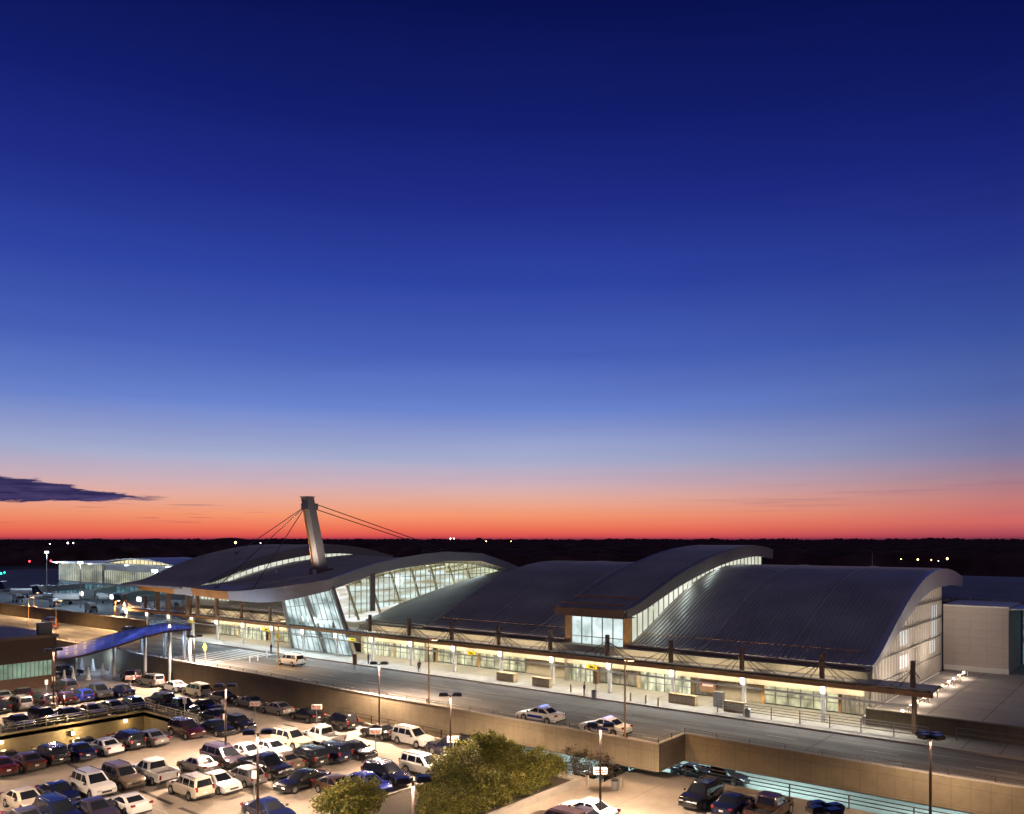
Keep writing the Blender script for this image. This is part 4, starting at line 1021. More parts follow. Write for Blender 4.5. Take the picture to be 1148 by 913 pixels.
for i, (u, v) in enumerate(((280, 743), (289, 741), (299, 738), (311, 734))):
    x, y = gz(u, v, 0); bollard(x, y, .01, .09, .09, 1.3, 'thin white delineator at the crosswalk', 'white', 'delineators at the crosswalk')
for u, v, lb in ((659, 882, 'short bollard left of the square white sign'), (697, 884, 'short bollard beside the litter bin on the deck')):
    x, y = gz(u, v, DECK); bollard(x, y, DECK, .1, .1, 1.0, lb)
# litter bins, counters, cabinet, signs on the sidewalk
def litter_bin(u, v, z, lb):
    x, y = gz(u, v, z); t = empty('litter_bin', (x, y, z), label=lb, cat='bin')
    q = MB(); q.cyl((x, y, z), (x, y, z+.85), .3, .32, k=14); q.build('drum', M['steel'], t, smooth=40)
    q = MB(); q.cyl((x, y, z+.85), (x, y, z+1.0), .36, .2, k=14); q.build('lid', M['head'], t)
litter_bin(689, 886, DECK, 'steel litter bin with dark lid near the white sign on the deck')
litter_bin(838, 804, WALK, 'pale litter bin on the sidewalk below the right storefront')
litter_bin(666, 783, WALK, 'litter bin beside the brown information post')
for u, v, wd, lb in ((566, 764, 2.9, 'tan check-in counter, leftmost on the sidewalk'), (606, 770, 2.7, 'tan check-in counter with a side post, left of the doors'), (764, 790, 3.3, 'tan check-in counter in front of the red kiosk opening'), (822, 799, 2.2, 'tan check-in counter beside the grey cabinet')):
    x, y = gz(u, v, WALK); t = empty('sidewalk_counter', (x, y, WALK), label=lb, cat='counter', group='check-in counters on the sidewalk')
    q = MB(); q.box(x-wd/2, x+wd/2, y, y+.7, WALK, WALK+1.05); q.box(x-wd/2-.05, x+wd/2+.05, y-.06, y+.76, WALK+1.05, WALK+1.12); q.build('desk', M['kiosk'], t)
    for k in range(3):
        a = x-wd/2+.15+k*(wd-.2)/3; q = MB(); q.box(a, a+(wd-.5)/3, y-.03, y-.003, WALK+.25, WALK+.9); q.build('front_panel', M['cream'], t)
x, y = gz(805, 793, WALK); t = empty('grey_cabinet', (x, y, WALK), label='grey metal cabinet against the cream wall', cat='cabinet')
q = MB(); q.box(x-.6, x+.5, y, y+.7, WALK, WALK+1.7); q.build('case', M['steel'], t); q = MB(); q.box(x-.5, x-.08, y-.02, y-.003, WALK+.1, WALK+1.6); q.box(x-.03, x+.4, y-.02, y-.003, WALK+.1, WALK+1.6); q.build('door', M['steel'], t)
t = empty('kiosk_display', (-43.5, 92, WALK), label='red lit merchandise shelves in the wall opening', cat='shelf')
q = MB(); q.box(-44.6, -42.6, 91.9, 92.3, WALK+.6, WALK+2.2); q.build('shelf', M['brown'], t); q = MB(); q.box(-44.3, -42.9, 91.8, 91.88, WALK+1.3, WALK+1.7); q.build('goods', M['red_light'], t)
M['red_light'].node_tree.nodes['Principled BSDF'].inputs['Emission Strength'].default_value = .5
for u, v, lb in ((668, 770, 'brown information post on the sidewalk left of the middle doors'), (398, 748, 'brown information post on the sidewalk at left of centre')):
    x, y = gz(u, v+3, WALK); t = empty('information_post', (x, y, WALK), label=lb, cat='post')
    q = MB(); q.box(x-.35, x+.35, y-.12, y+.12, WALK+.7, WALK+2.3); q.build('panel', M['brown'], t); q = MB(); q.box(x-.05, x+.05, y-.05, y+.05, WALK, WALK+.7); q.build('leg', M['steel'], t)
# hanging yellow signs with arrow and lettering bars
def hang_sign(x, lb, w=1.5):
    t = empty('hanging_sign', (x, 86.8, 3.3), label=lb, cat='sign', group='yellow signs hanging from the canopy beam')
    q = MB(); q.box(x-w/2, x+w/2, 86.3, 86.42, 2.95, 3.45); q.build('face', M['yellowsign'], t)
    q = MB(); q.box(x-w/2-.5, x-w/2-.02, 86.3, 86.42, 2.95, 3.45); q.build('number_plate', M['signwhite'], t)
    q = MB(); q.box(x-.3, x+.3, 86.285, 86.297, 3.1, 3.28); q.bar((x+.35, 86.29, 3.05), (x+.5, 86.29, 3.2), .06, .01); q.bar((x+.35, 86.29, 3.35), (x+.5, 86.29, 3.2), .06, .01); q.build('lettering', M['black'], t)
    q = MB(); q.bar((x-.4, 86.36, 3.45), (x-.4, 86.36, 3.98), .04); q.bar((x+.4, 86.36, 3.45), (x+.4, 86.36, 3.98), .04); q.build('hanger', M['steel'], t)
hang_sign(-56.5, 'yellow hanging sign just left of the middle mast'); hang_sign(-76.5, 'yellow hanging sign below the left vault'); hang_sign(-101.5, 'yellow hanging sign right of the glass prow'); hang_sign(-124.5, 'yellow hanging sign left of the glass prow', 2.2); hang_sign(-149, 'yellow hanging sign above the far left sidewalk')
def ped_sign(u, v, lb, z=0):
    x, y = gz(u, v, z); t = empty('pedestrian_sign', (x, y, z), label=lb, cat='sign', group='pedestrian crossing signs')
    q = MB(); q.bar((x, y, z), (x, y, z+3.2), .08); q.build('post', M['steel'], t)
    c_ = .62; q = MB(); zz = z+2.6; q.v += [(x-c_, y-.06, zz), (x, y-.06, zz-c_), (x+c_, y-.06, zz), (x, y-.06, zz+c_), (x-c_, y-.045, zz), (x, y-.045, zz-c_), (x+c_, y-.045, zz), (x, y-.045, zz+c_)]
    for f_ in ((0, 1, 2, 3), (7, 6, 5, 4), (0, 4, 5, 1), (1, 5, 6, 2), (2, 6, 7, 3), (3, 7, 4, 0)): q.f.append(f_); q.m.append(0)
    f = q.build('face', M['yellow'], t)
    q = MB(); q.cyl((x, y-.066, zz+.22), (x, y-.061, zz+.22), .07, k=8); q.bar((x, y-.065, zz+.12), (x, y-.065, zz-.1), .1, .006); q.bar((x, y-.065, zz-.1), (x-.12, y-.065, zz-.32), .06, .006); q.bar((x, y-.065, zz-.1), (x+.12, y-.065, zz-.32), .06, .006); q.build('pictogram', M['black'], f)
ped_sign(230, 745, 'yellow-green crossing sign at the near side of the crosswalk'); ped_sign(312, 731, 'yellow-green crossing sign at the far kerb by the glass prow', .15)
# ------------------------------------------------------------------ person waiting on the sidewalk
def person(x, y, z, lb, col, rz=0):
    J = {'pelvis': (0, 0, .95, .15), 'chest': (0, 0, 1.28, .19), 'neck': (0, 0, 1.48, .07), 'head': (0, .01, 1.6, .095), 'crown': (0, .01, 1.7, .08),
         'hl': (-.1, 0, .88, .1), 'kl': (-.12, .02, .5, .07), 'al': (-.12, -.02, .1, .045), 'tl': (-.12, .12, .04, .04), 'hr': (.1, 0, .88, .1), 'kr': (.12, .05, .5, .07), 'ar': (.12, 0, .1, .045), 'tr': (.12, .14, .04, .04),
         'sl': (-.19, 0, 1.4, .07), 'el': (-.25, 0, 1.12, .05), 'wl': (-.26, .07, .88, .035), 'sr': (.19, 0, 1.4, .07), 'er': (.25, -.01, 1.12, .05), 'wr': (.25, .1, .9, .035)}
    E = [('pelvis', 'chest'), ('chest', 'neck'), ('neck', 'head'), ('head', 'crown'), ('pelvis', 'hl'), ('hl', 'kl'), ('kl', 'al'), ('al', 'tl'), ('pelvis', 'hr'), ('hr', 'kr'), ('kr', 'ar'), ('ar', 'tr'), ('chest', 'sl'), ('sl', 'el'), ('el', 'wl'), ('chest', 'sr'), ('sr', 'er'), ('er', 'wr')]
    ks = list(J); me = bpy.data.meshes.new('person'); me.from_pydata([J[k][:3] for k in ks], [(ks.index(a), ks.index(b)) for a, b in E], [])
    o = bpy.data.objects.new('person', me); COL.objects.link(o)
    md = o.modifiers.new('skin', 'SKIN'); 
    for i, k in enumerate(ks): me.skin_vertices[0].data[i].radius = (J[k][3],)*2
    me.skin_vertices[0].data[0].use_root = True
    o.modifiers.new('sub', 'SUBSURF').levels = 1; o.modifiers['sub'].render_levels = 1
    dg = bpy.context.evaluated_depsgraph_get(); dg.update(); m2 = bpy.data.meshes.new_from_object(o.evaluated_get(dg)); o.modifiers.clear(); o.data = m2
    m2.materials.clear(); m2.materials.append(col); m2.materials.append(M['skin']); m2.materials.append(M['black'])
    for p in m2.polygons:
        p.use_smooth = True; cz = p.center.z
        p.material_index = 1 if (cz > 1.47 or (abs(p.center.x) > .2 and cz < .95)) else 0
    o.location = (x, y, z); o.rotation_euler = (0, 0, rz); tag(o, lb, 'person')
    h = MB(); h.cyl((0, -.02, 1.66), (0, -.02, 1.77), .115, .06, k=10); hh = h.build('hair', M['black']); hh.parent = o; hh.location = (0, 0, 0)
x, y = gz(413, 745, WALK); person(x, y, WALK, 'person in dark clothes standing on the sidewalk beside the entrance doors', M['cloth'], 2)
x, y = gz(304, 733, WALK); person(x, y, WALK, 'person in dark clothes at the far end of the crosswalk', M['cloth'], 3)
for (u_, v_, lb, rz_) in ((470, 754, 'person in dark clothes waiting below the left vault', 1), (655, 781, 'person near the brown post by the middle doors', 2)):
    x, y = gz(u_, v_, WALK); person(x, y, WALK, lb, M['cloth'], rz_)
# ------------------------------------------------------------------ brown building and blue canopy
bb = empty('brown_building', (-140, 50, DECK), label='brown block building with green-lit strip window at the left edge', cat='building')
w = MB(); w.box(-150, -131.9, 20, 54.6, DECK, -1.3); w.box(-150, -131.9, 20, 54.6, .9, 4.3); w.box(-150, -132.3, 20, 54.6, -1.3, .9); w.build('wall', M['brick'], bb)
w = MB(); w.box(-150.2, -131.7, 19.8, 54.8, 4.3, 4.75); w.build('parapet', M['brown'], bb)
mull_wall('strip_window', (-131.98, 36), (-131.98, 53.9), -1.3, .9, 'green_window', bb, 30, rows=(), mw=.07, side=-1, m='steel')
w = MB(); w.box(-133.6, -132.8, 52.4, 54.3, 4.75, 6.5); w.build('roof_screen', M['head'], bb)
cp = empty('walkway_canopy', (-128, 64, DECK), label='wavy blue translucent walkway canopy on posts beside the crosswalk', cat='canopy')
def on_line(u, v, P, Q):                # surveyed point on the vertical plane through plan line P-Q
    a = (u-574)/FPX; D = (FW[0]+a*RT[0], FW[1]+a*RT[1]); ex, ey = Q[0]-P[0], Q[1]-P[1]
    t = (P[0]*ey-P[1]*ex)/(D[0]*ey-D[1]*ex); return (D[0]*t, D[1]*t, CAMH-(v-HV)/FPX*t)
A = [on_line(u, v, (-142, 58.2), (-113.4, 67)) for u, v in ((52, 741), (70, 739.5), (90, 736), (110, 731), (130, 725), (150, 718.5), (168, 713), (185, 709), (200, 707), (215, 706))]
Bq = [on_line(u, v, (-149, 67), (-115.8, 70.5)) for u, v in ((52, 728), (70, 726), (90, 721), (111, 715.5), (132, 710), (151, 705.5), (168, 702), (184, 700.5), (198, 701.2), (213, 703.6))]
def spl(P, n=6):
    out = []
    for i in range(len(P)-1):
        p0 = Vector(P[max(0, i-1)]); p1 = Vector(P[i]); p2 = Vector(P[i+1]); p3 = Vector(P[min(len(P)-1, i+2)])
        for k in range(n):
            t = k/n; out.append(.5*((2*p1)+(-p0+p2)*t+(2*p0-5*p1+4*p2-p3)*t*t+(-p0+3*p1-3*p2+p3)*t**3))
    out.append(Vector(P[-1])); return out
As, Bs = spl(A), spl(Bq); w = MB(); N_ = 9
fr_rows = [[a.lerp(b, j/N_) for j in range(N_+1)] for a, b in zip(As, Bs)]
w.grid([[p+Vector((0, 0, .12)) for p in r] for r in fr_rows]); w.grid([[p for p in r] for r in fr_rows], flip=True)
for j in (0, N_): w.grid([[r[j]+Vector((0, 0, .12)), r[j]] for r in fr_rows])
w.build('roof_sheet', M['bluepanel'], cp, smooth=50)
w = MB(); rnd = random.Random(3)
for i in range(4, len(fr_rows)-6, 3):
    for j in range(1, N_-1):
        if rnd.random() < .75:
            a, b, c, d = fr_rows[i][j], fr_rows[i+1][j], fr_rows[i+1][j+1], fr_rows[i][j+1]
            up = Vector((0, 0, .16)); m1 = a.lerp(d, .2); m2 = a.lerp(d, .75); n1 = b.lerp(c, .2); n2 = b.lerp(c, .75); w.face([m1+up, n1+up, n2+up, m2+up])
w.build('clear_strips', M['bluepanel2'], cp)
w = MB()
for s in (As, Bs): w.grid([[p+Vector((0, 0, .14)), p+Vector((0, -.06, .14)), p+Vector((0, -.06, -.14)), p+Vector((0, 0, -.14))] for p in s])
w.build('edge_beam', M['brown'], cp, smooth=50)
def on(P, f): 
    i = min(len(P)-2, int(f*(len(P)-1))); return P[i].lerp(P[i+1], f*(len(P)-1)-i)
for f_ in (.18, .42, .62, .8, .96):
    for s in (As, Bs):
        p = on(s, f_); zb = DECK if p.y < 65.5 else .0
        q = MB(); q.cyl((p.x, p.y+(.3 if s is As else -.3), zb), (p.x, p.y+(.3 if s is As else -.3), p.z), .26, .24, k=12); q.build('post', M['steel'], cp, smooth=40)
for f_ in (.12, .35, .6, .85):
    p = on(As, f_).lerp(on(Bs, f_), .5)
    lamp('canopy_light', 'POINT', (p.x+128, p.y-64, p.z-2.2-DECK), 380, (.55, .75, 1), cp, size=.5)
q = MB(); p = on(As, .82).lerp(on(Bs, .82), .5); q.cyl((p.x, p.y, p.z+.12), (p.x, p.y, p.z+.5), .22, .1, k=10); tag(q.build('roof_lamp', M['lamp_warm']), 'small bright lamp on top of the blue canopy', 'lamp')
# stairs and ramp walls at the canopy
wall_obj('stair_wall', [(-126, -119, 63.9, 64.1, DECK, -1.6)], 'low concrete stair wall at the foot of the blue canopy', m='curb')
# ------------------------------------------------------------------ trees
def tree(name, x, y, z, h, blobs, n, leaf, lb, m='leaf', seed=1, cat='tree', trunk_r=.16, group=None):
    R_ = random.Random(seed); t = empty(name, (x, y, z), label=lb, cat=cat, group=group)
    w = MB(); w.cyl((x, y, z), (x+.1, y, z+h*.35), trunk_r, trunk_r*.7, k=9)
    for bx, by, bz, br in blobs:
        w.cyl((x+.1, y, z+h*.33), (x+bx*.75, y+by*.75, z+bz), trunk_r*.55, trunk_r*.12, k=6)
        for _ in range(3):
            w.cyl((x+bx*.45, y+by*.45, z+(h*.33+bz)/2), (x+bx+R_.uniform(-1, 1)*br*.7, y+by+R_.uniform(-1, 1)*br*.7, z+bz+R_.uniform(-.3, .8)*br), trunk_r*.22, .015, k=5)
    w.build('trunk', M['bark'], t, smooth=50)
    w = MB(); tot = sum(b[3]**2 for b in blobs)
    for bx, by, bz, br in blobs:
        k = int(n*br**2/tot); twigs = []
        for _ in range(max(8, int(k/70))):
            d = Vector((R_.gauss(0, 1), R_.gauss(0, 1), R_.gauss(0, 1))).normalized(); rr = br*(R_.random()**.4)*(1.02+.5*noise.noise(d*2.4+Vector((bx, by, seed))))
            twigs.append(Vector((bx, by, bz))+Vector((d.x*rr, d.y*rr, d.z*rr*.85)))
        for _ in range(k):
            c = R_.choice(twigs)+Vector((R_.gauss(0, .24), R_.gauss(0, .24), R_.gauss(0, .17)))
            if c.z < .25: continue
            s = leaf*R_.uniform(.6, 1.3); a = Vector((R_.gauss(0, 1), R_.gauss(0, 1), R_.gauss(0, .6))).normalized(); b = a.cross(Vector((R_.gauss(0, 1), R_.gauss(0, 1), R_.gauss(0, 1)))).normalized()
            c = c+Vector((x, y, z)); w.face([c-a*s, c+b*s*.45, c+a*s, c-b*s*.45])
    w.build('crown', M[m], t)
tz = DECK+.3
tree('leafy_tree', -47.3, 55.0, tz, 4.6, [(0, 0, 3.1, 1.9), (-1.9, -.8, 2.5, 1.6), (1.7, .5, 2.6, 1.6), (.5, 2.2, 2.6, 1.5), (-1.0, 1.8, 2.9, 1.4), (0, -2.3, 2.2, 1.7), (2.1, 2.3, 1.9, 1.3), (1.5, -1.8, 1.7, 1.5), (-2.4, -2.6, 1.6, 1.3)], 60000, .115, 'big leafy tree in the planter at bottom centre', seed=2)
tree('leafy_tree', -45.0, 49.6, tz, 3.6, [(0, 0, 2.2, 1.6), (-1.3, .8, 1.8, 1.4), (1.2, 1.6, 1.8, 1.4), (1.3, -1.2, 1.4, 1.3), (-1.6, -1.4, 1.5, 1.3)], 26000, .12, 'rounded leafy tree in the planter in front of the big one', seed=5)
tree('leafy_tree', -43.9, 58.8, tz, 3.0, [(0, 0, 1.9, 1.3), (.7, 1.0, 1.5, 1.0), (.4, -1.2, 1.5, 1.2), (-.9, .9, 1.6, 1.0)], 15000, .115, 'low yellow-green tree at the right end of the planter', seed=8)
tree('leafy_tree', -50.0, 42.6, tz, 3.2, [(0, 0, 2.0, 1.2), (-.9, -1.2, 1.6, 1.1), (.9, 1.0, 1.6, 1.1), (1.1, -.9, 1.2, 1.1), (-1.2, .9, 1.3, 1.0)], 22000, .11, 'small leafy tree at the left of the planter, in front of the blue sedan', seed=11)
tree('leafy_tree', -44.4, 53.0, tz, 2.8, [(0, 0, 1.6, 1.3), (.9, .9, 1.2, 1.1), (.8, -1.2, 1.1, 1.2), (-.6, 1.2, 1.5, 1.1)], 15000, .115, 'low round shrub filling the planter below the big tree', seed=21)
tree('leafy_tree', -43.3, 56.2, tz, 2.3, [(0, 0, 1.2, 1.0), (.3, 1.1, .9, .8), (.4, -1.1, 1.0, .9)], 9000, .115, 'low shrub between the yellow-green tree and the planter kerb', seed=41)
tree('leafy_tree', -43.1, 50.6, tz, 2.2, [(0, 0, 1.2, 1.0), (.2, 1.3, .9, .8), (.2, -1.3, .9, .9)], 9000, .115, 'low shrub against the planter kerb beside the rounded tree', seed=44)
tree('leafy_tree', -43.8, 46.2, tz, 2.6, [(0, 0, 1.5, 1.3), (.7, 1.2, 1.2, 1.1), (.5, -1.3, 1.1, 1.2), (-1.2, .2, 1.3, 1.1)], 15000, .115, 'low shrub at the bottom edge of the planter', seed=24)
for i, (u, v) in enumerate(((652, 872), (672, 874), (690, 866), (636, 868))):
    x, y = gz(u, v, DECK); y += 1.2
    tree('sapling', x, y, LOW, 6.0, [(0, 0, 4.4, .9), (.5, .2, 3.7, .8), (-.5, .3, 5.1, .7)], 750, .11, 'thin dark sapling rising from the lower level beside the deck edge', m='leafdark', seed=30+i, trunk_r=.07, group='dark saplings at the deck edge')
# ------------------------------------------------------------------ airfield side
cb = empty('concourse_building', (-330, 165, LOW), label='long glazed concourse with an arched clerestory beyond the apron at left', cat='building')
w = MB(); w.box(-398, -215, 166, 190, LOW, 6.2); w.build('wall', M['steel'], cb)
w = MB(); w.box(-400, -210, 163.5, 192, 8.4, 9.0); w.box(-398, -215, 166.2, 190, 6.2, 8.4); w.build('roof', M['roof'], cb)
mull_wall('upper_glass', (-398, 165.8), (-356, 165.8), .5, 8.2, 'concourse_glass', cb, 24, rows=(4,), mw=.25, side=-1, m='steel')
mull_wall('upper_glass', (-354, 165.8), (-262, 165.8), .5, 6.0, 'concourse_glass', cb, 50, rows=(), mw=.28, side=-1, m='steel')
mull_wall('upper_glass', (-260, 162), (-215, 162), -1, 7.8, 'concourse_glass', cb, 22, rows=(3.5,), mw=.25, side=-1, m='steel')
mull_wall('lower_glass', (-398, 165.8), (-215, 165.8), -5.5, -.5, 'teal', cb, 50, rows=(), mw=.5, side=-1, m='steel')
arc = lambda t: 9.0+2.6*math.sin(t*PI)
mull_wall('arched_clerestory', (-352, 167), (-300, 167), 9.02, lambda t: 9.1+1.7*math.sin(t*PI), 'warmlit', cb, 16, mw=.3, side=-1, m='brown')
w = MB(); w.grid([[(-356+60*i/20, y, 9.2+2.3*math.sin(PI*i/20)) for i in range(21)] for y in (164.5, 186)]); w.grid([[(-356+60*i/20, 164.5, 9.2+2.3*math.sin(PI*i/20)) for i in range(21)], [(-356+60*i/20, 164.5, 9.0+1.9*math.sin(PI*i/20)) for i in range(21)]]); w.build('arched_roof', M['roof'], cb, smooth=50)
for i in range(5):
    q = MB(); x = -394+i*32; q.box(x-.6, x+.6, 162.8, 163.2, 8.4, 8.7); q.build('flood_lamp', M['lamp_cool'], cb)
def jet(x, y, deg, lb, s=1.0):
    t = empty('regional_jet', (0, 0, 0), label=lb, cat='airplane', group='jets on the apron')
    R_ = []
    for xx, r, zc in ((-13, .15, 3.4), (-11, .7, 3.1), (-8, 1.2, 2.75), (-4, 1.42, 2.6), (6, 1.42, 2.6), (9, 1.38, 2.58), (11, 1.05, 2.45), (12.3, .6, 2.3), (13, .1, 2.2)):
        R_.append([(xx, math.cos(a*PI/7)*r, zc+math.sin(a*PI/7)*r) for a in range(15)])
    w = MB(); w.grid(R_); w.build('fuselage', M['white'], t, smooth=60)
    for s_ in (-1, 1):
        w = MB(); w.face([(2, s_*1.2, 2), (-1.8, s_*1.2, 2), (-4.8, s_*11, 2.8), (-3.4, s_*11, 2.8)]); w.face([(2, s_*1.2, 1.8), (-1.8, s_*1.2, 1.8), (-4.8, s_*11, 2.7), (-3.4, s_*11, 2.7)]); w.face([(2, s_*1.2, 2), (2, s_*1.2, 1.8), (-3.4, s_*11, 2.7), (-3.4, s_*11, 2.8)]); w.build('wing', M['white'], t)
        w = MB(); w.cyl((-9.2, s_*2.1, 3.4), (-5.8, s_*2.1, 3.4), .6, .75, k=12); w.build('engine', M['steel'], t, smooth=40)
        w = MB(); w.box(-12.8, -11, s_*.1 if s_ > 0 else -4, 4 if s_ > 0 else -.1, 7.0, 7.15); w.build('tailplane', M['white'], t)
        w = MB(); w.cyl((-.8, s_*1.6-.2, .45), (-.8, s_*1.6+.2, .45), .45, k=12); w.box(-.9, -.7, s_*1.6-.08, s_*1.6+.08, .45, 1.9); w.build('main_gear', M['tyre'], t)
    w = MB(); w.face([(-9, -.1, 3.6), (-12.6, -.1, 3.6), (-13, -.1, 7.2), (-11.4, -.1, 7.2)]); w.face([(-9, .1, 3.6), (-12.6, .1, 3.6), (-13, .1, 7.2), (-11.4, .1, 7.2)]); w.face([(-9, -.1, 3.6), (-9, .1, 3.6), (-11.4, .1, 7.2), (-11.4, -.1, 7.2)]); w.build('tail_fin', PM['navy'], t)
    w = MB(); w.box(11.2, 11.7, -.75, .75, 2.85, 3.1); w.build('cockpit_window', M['carglass'], t)
    w = MB(); w.cyl((9.6, -.15, .35), (9.6, .15, .35), .35, k=10); w.box(9.5, 9.7, -.05, .05, .35, 1.4); w.build('nose_gear', M['tyre'], t)
    t.location = (x, y, LOW+.03); t.rotation_euler = (0, 0, math.radians(deg)); t.scale = (s,)*3; ORG[t.name] = Vector((x, y, LOW))
jet(-338, 146, 60, 'white jet parked nose-in by the jet bridges, left of the canopy', 1.1); jet(-272, 143, 100, 'white jet seen between the canopy masts at left', 1.1); jet(-392, 150, 40, 'white jet farthest left on the apron', 1); jet(-234, 138, 120, 'white jet partly hidden behind the copper fascia', 1)
def jetway(x, y, y1, dx, lb):
    t = empty('jet_bridge', (x, y, LOW), label=lb, cat='jet bridge', group='jet bridges at the concourse')
    w = MB(); w.bar((x, y1, -1.5), (x+dx, y+3, -2.3), 2.6, 2.6); w.build('tunnel', M['steel'], t)
    w = MB(); w.box(x+dx-2, x+dx+2, y-1, y+3, -3.9, -.9); w.build('cab', M['steel'], t)
    w = MB(); w.box(x+dx-1.4, x+dx+1.4, y-1.06, y-1.01, -2.9, -1.4); w.build('cab_window', M['lamp_white'], t)
    for s_ in (-.9, .9):
        w = MB(); w.box(x+dx+s_-.2, x+dx+s_+.2, y+4.5, y+5, LOW, -3.2); w.build('leg', M['steel'], t)
jetway(-372, 150, 165, -9, 'grey jet bridge at the left end of the concourse'); jetway(-345, 148, 165, 12, 'grey jet bridge second from the left'); jetway(-312, 147, 165, 6, 'grey jet bridge third from the left'); jetway(-282, 147, 164, -4, 'grey jet bridge nearest the canopy')
def service(x, y, lb, col='white'):
    t = empty('service_truck', (x, y, LOW+.03), label=lb, cat='truck', group='service vehicles on the apron')
    w = MB(); w.box(x-2.8, x+1, y-1.1, y+1.1, LOW+.8, LOW+3.2); w.build('cargo_box', M[col] if col in M else PM[col], t)
    w = MB(); w.box(x+1.1, x+2.7, y-1, y+1, LOW+.6, LOW+1.5); w.box(x+1.1, x+2.2, y-.95, y+.95, LOW+1.5, LOW+2.3); w.build('cab', PM['silver'], t)
    w = MB(); w.box(x+2.2, x+2.25, y-.85, y+.85, LOW+1.55, LOW+2.2); w.build('windscreen', M['carglass'], t)
    for a in (-1.8, 1.7):
        for b in (-1, 1): w = MB(); w.cyl((x+a, y+b*1.1-.12, LOW+.45), (x+a, y+b*1.1+.12, LOW+.45), .42, k=12); w.build('wheel', M['tyre'], t)
service(-330, 136, 'white service truck on the apron in front of the jets'); service(-296, 134, 'white service truck beside the jet bridge nearest the canopy'); service(-262, 128, 'white service truck between the masts'); service(-370, 138, 'white service truck far left on the apron')
def flood(x, y, h, lb, pw=9000):
    t = empty('flood_mast', (x, y, LOW), label=lb, cat='lamp post', group='apron flood masts')
    w = MB(); w.cyl((x, y, LOW), (x, y, h), .25, .15, k=8); w.build('pole', M['steel'], t)
    w = MB(); w.box(x-1.1, x+1.1, y-.4, y+.4, h, h+.7); w.build('flood_head', M['lamp_cool'], t)
    lamp('flood_light', 'POINT', (0, 0, h-LOW-.6), pw, (.6, .8, 1), t, size=.6)
flood(-392, 158, 13, 'tall flood mast at the left end of the concourse', 22000); flood(-318, 140, 10, 'flood mast on the apron among the jets', 14000); flood(-245, 130, 9, 'flood mast between the copper fascia and the apron', 9000); flood(-440, 130, 10, 'flood mast on the far left apron', 14000)
# far lights
def far_light(u, v, d, m, r, lb):
    a = (u-574)/FPX; x = (FW[0]+a*RT[0])*d; y = (FW[1]+a*RT[1])*d; z = CAMH-(v-HV)/FPX*d
    t = empty('distant_light', (x, y, z), label=lb, cat='light', group='lights scattered beyond the terminal')
    w = MB(); w.cyl((x, y, z-r), (x, y, z), r*.4, r, k=8); w.cyl((x, y, z), (x, y, z+r), r, r*.4, k=8); w.build('lantern', M[m], t, smooth=60)
    w = MB(); w.cyl((x, y, min(LOW, z-8)), (x, y, z-r), r*.12, k=5); w.build('pole', M['black'], t)
for u, v, d, m, r, lb in ((33, 629.5, 740, 'red_beacon', .75, 'red beacon at far left, the left one of two'), (57, 629, 740, 'red_beacon', .8, 'red beacon at far left, the right one of two'), (1, 643, 600, 'green_beacon', .7, 'green light at the left edge'), (5, 642, 600, 'green_beacon', .5, 'small green light next to the left edge'),
     (37, 649, 560, 'amber_beacon', .6, 'yellow light on the far taxiway'), (42, 650, 560, 'blue_beacon', .8, 'blue light right of the yellow one on the taxiway'), (48, 649, 560, 'blue_beacon', .8, 'small blue taxiway light in the middle'), (54, 649, 560, 'blue_beacon', .8, 'small blue taxiway light at right'), (26, 649, 560, 'blue_beacon', .8, 'small blue taxiway light left of the yellow one'), (25, 640, 700, 'blue_beacon', .5, 'blue light alone above the taxiway'), (36, 639.5, 700, 'white_beacon', .4, 'dim white light above the taxiway'),
     (76, 609, 780, 'white_beacon', .75, 'white light on the woodland skyline, left of a pair'), (82, 609, 780, 'white_beacon', .6, 'white light on the woodland skyline, right of a pair'), (56, 610, 780, 'white_beacon', .4, 'faint light on the skyline at far left'), (264, 608.5, 780, 'amber_beacon', 1.0, 'bright amber light on the skyline left of the pylon'), (292, 609, 780, 'white_beacon', .4, 'faint light on the skyline beside the pylon'),
     (505, 604, 4100, 'white_beacon', 3.0, 'lit building light on the skyline right of centre, left'), (509, 604, 4100, 'white_beacon', 2.4, 'lit building light on the skyline right of centre, right'), (545, 607, 350, 'amber_beacon', .2, 'small amber light on the skyline over the left vault'), (573, 607, 350, 'amber_beacon', .15, 'dim amber light on the skyline over the left vault'),
     (1029, 627.5, 350, 'amber_beacon', .35, 'amber light in the woods over the gable, left'), (1062, 626.5, 350, 'amber_beacon', .4, 'brighter amber light in the woods over the gable, right'), (1044, 628, 350, 'amber_beacon', .22, 'dim amber light in the woods between two brighter ones'), (1052, 629, 350, 'white_beacon', .14, 'dim white light in the woods'), (1010, 627, 350, 'amber_beacon', .18, 'faint amber light in the woods at left')):
    far_light(u, v, d, m, r, lb)
# slim antenna masts beyond the vault
for u, v, d, h in ((978, 638, 230, 7),):
    a = (u-574)/FPX; x = (FW[0]+a*RT[0])*d; y = (FW[1]+a*RT[1])*d
    w = MB(); w.cyl((x, y, LOW), (x, y, CAMH-(620-HV)/FPX*d), .15, .08, k=6); tag(w.build('antenna_mast', M['steel']), 'thin antenna mast rising behind the right vault roof', 'mast')
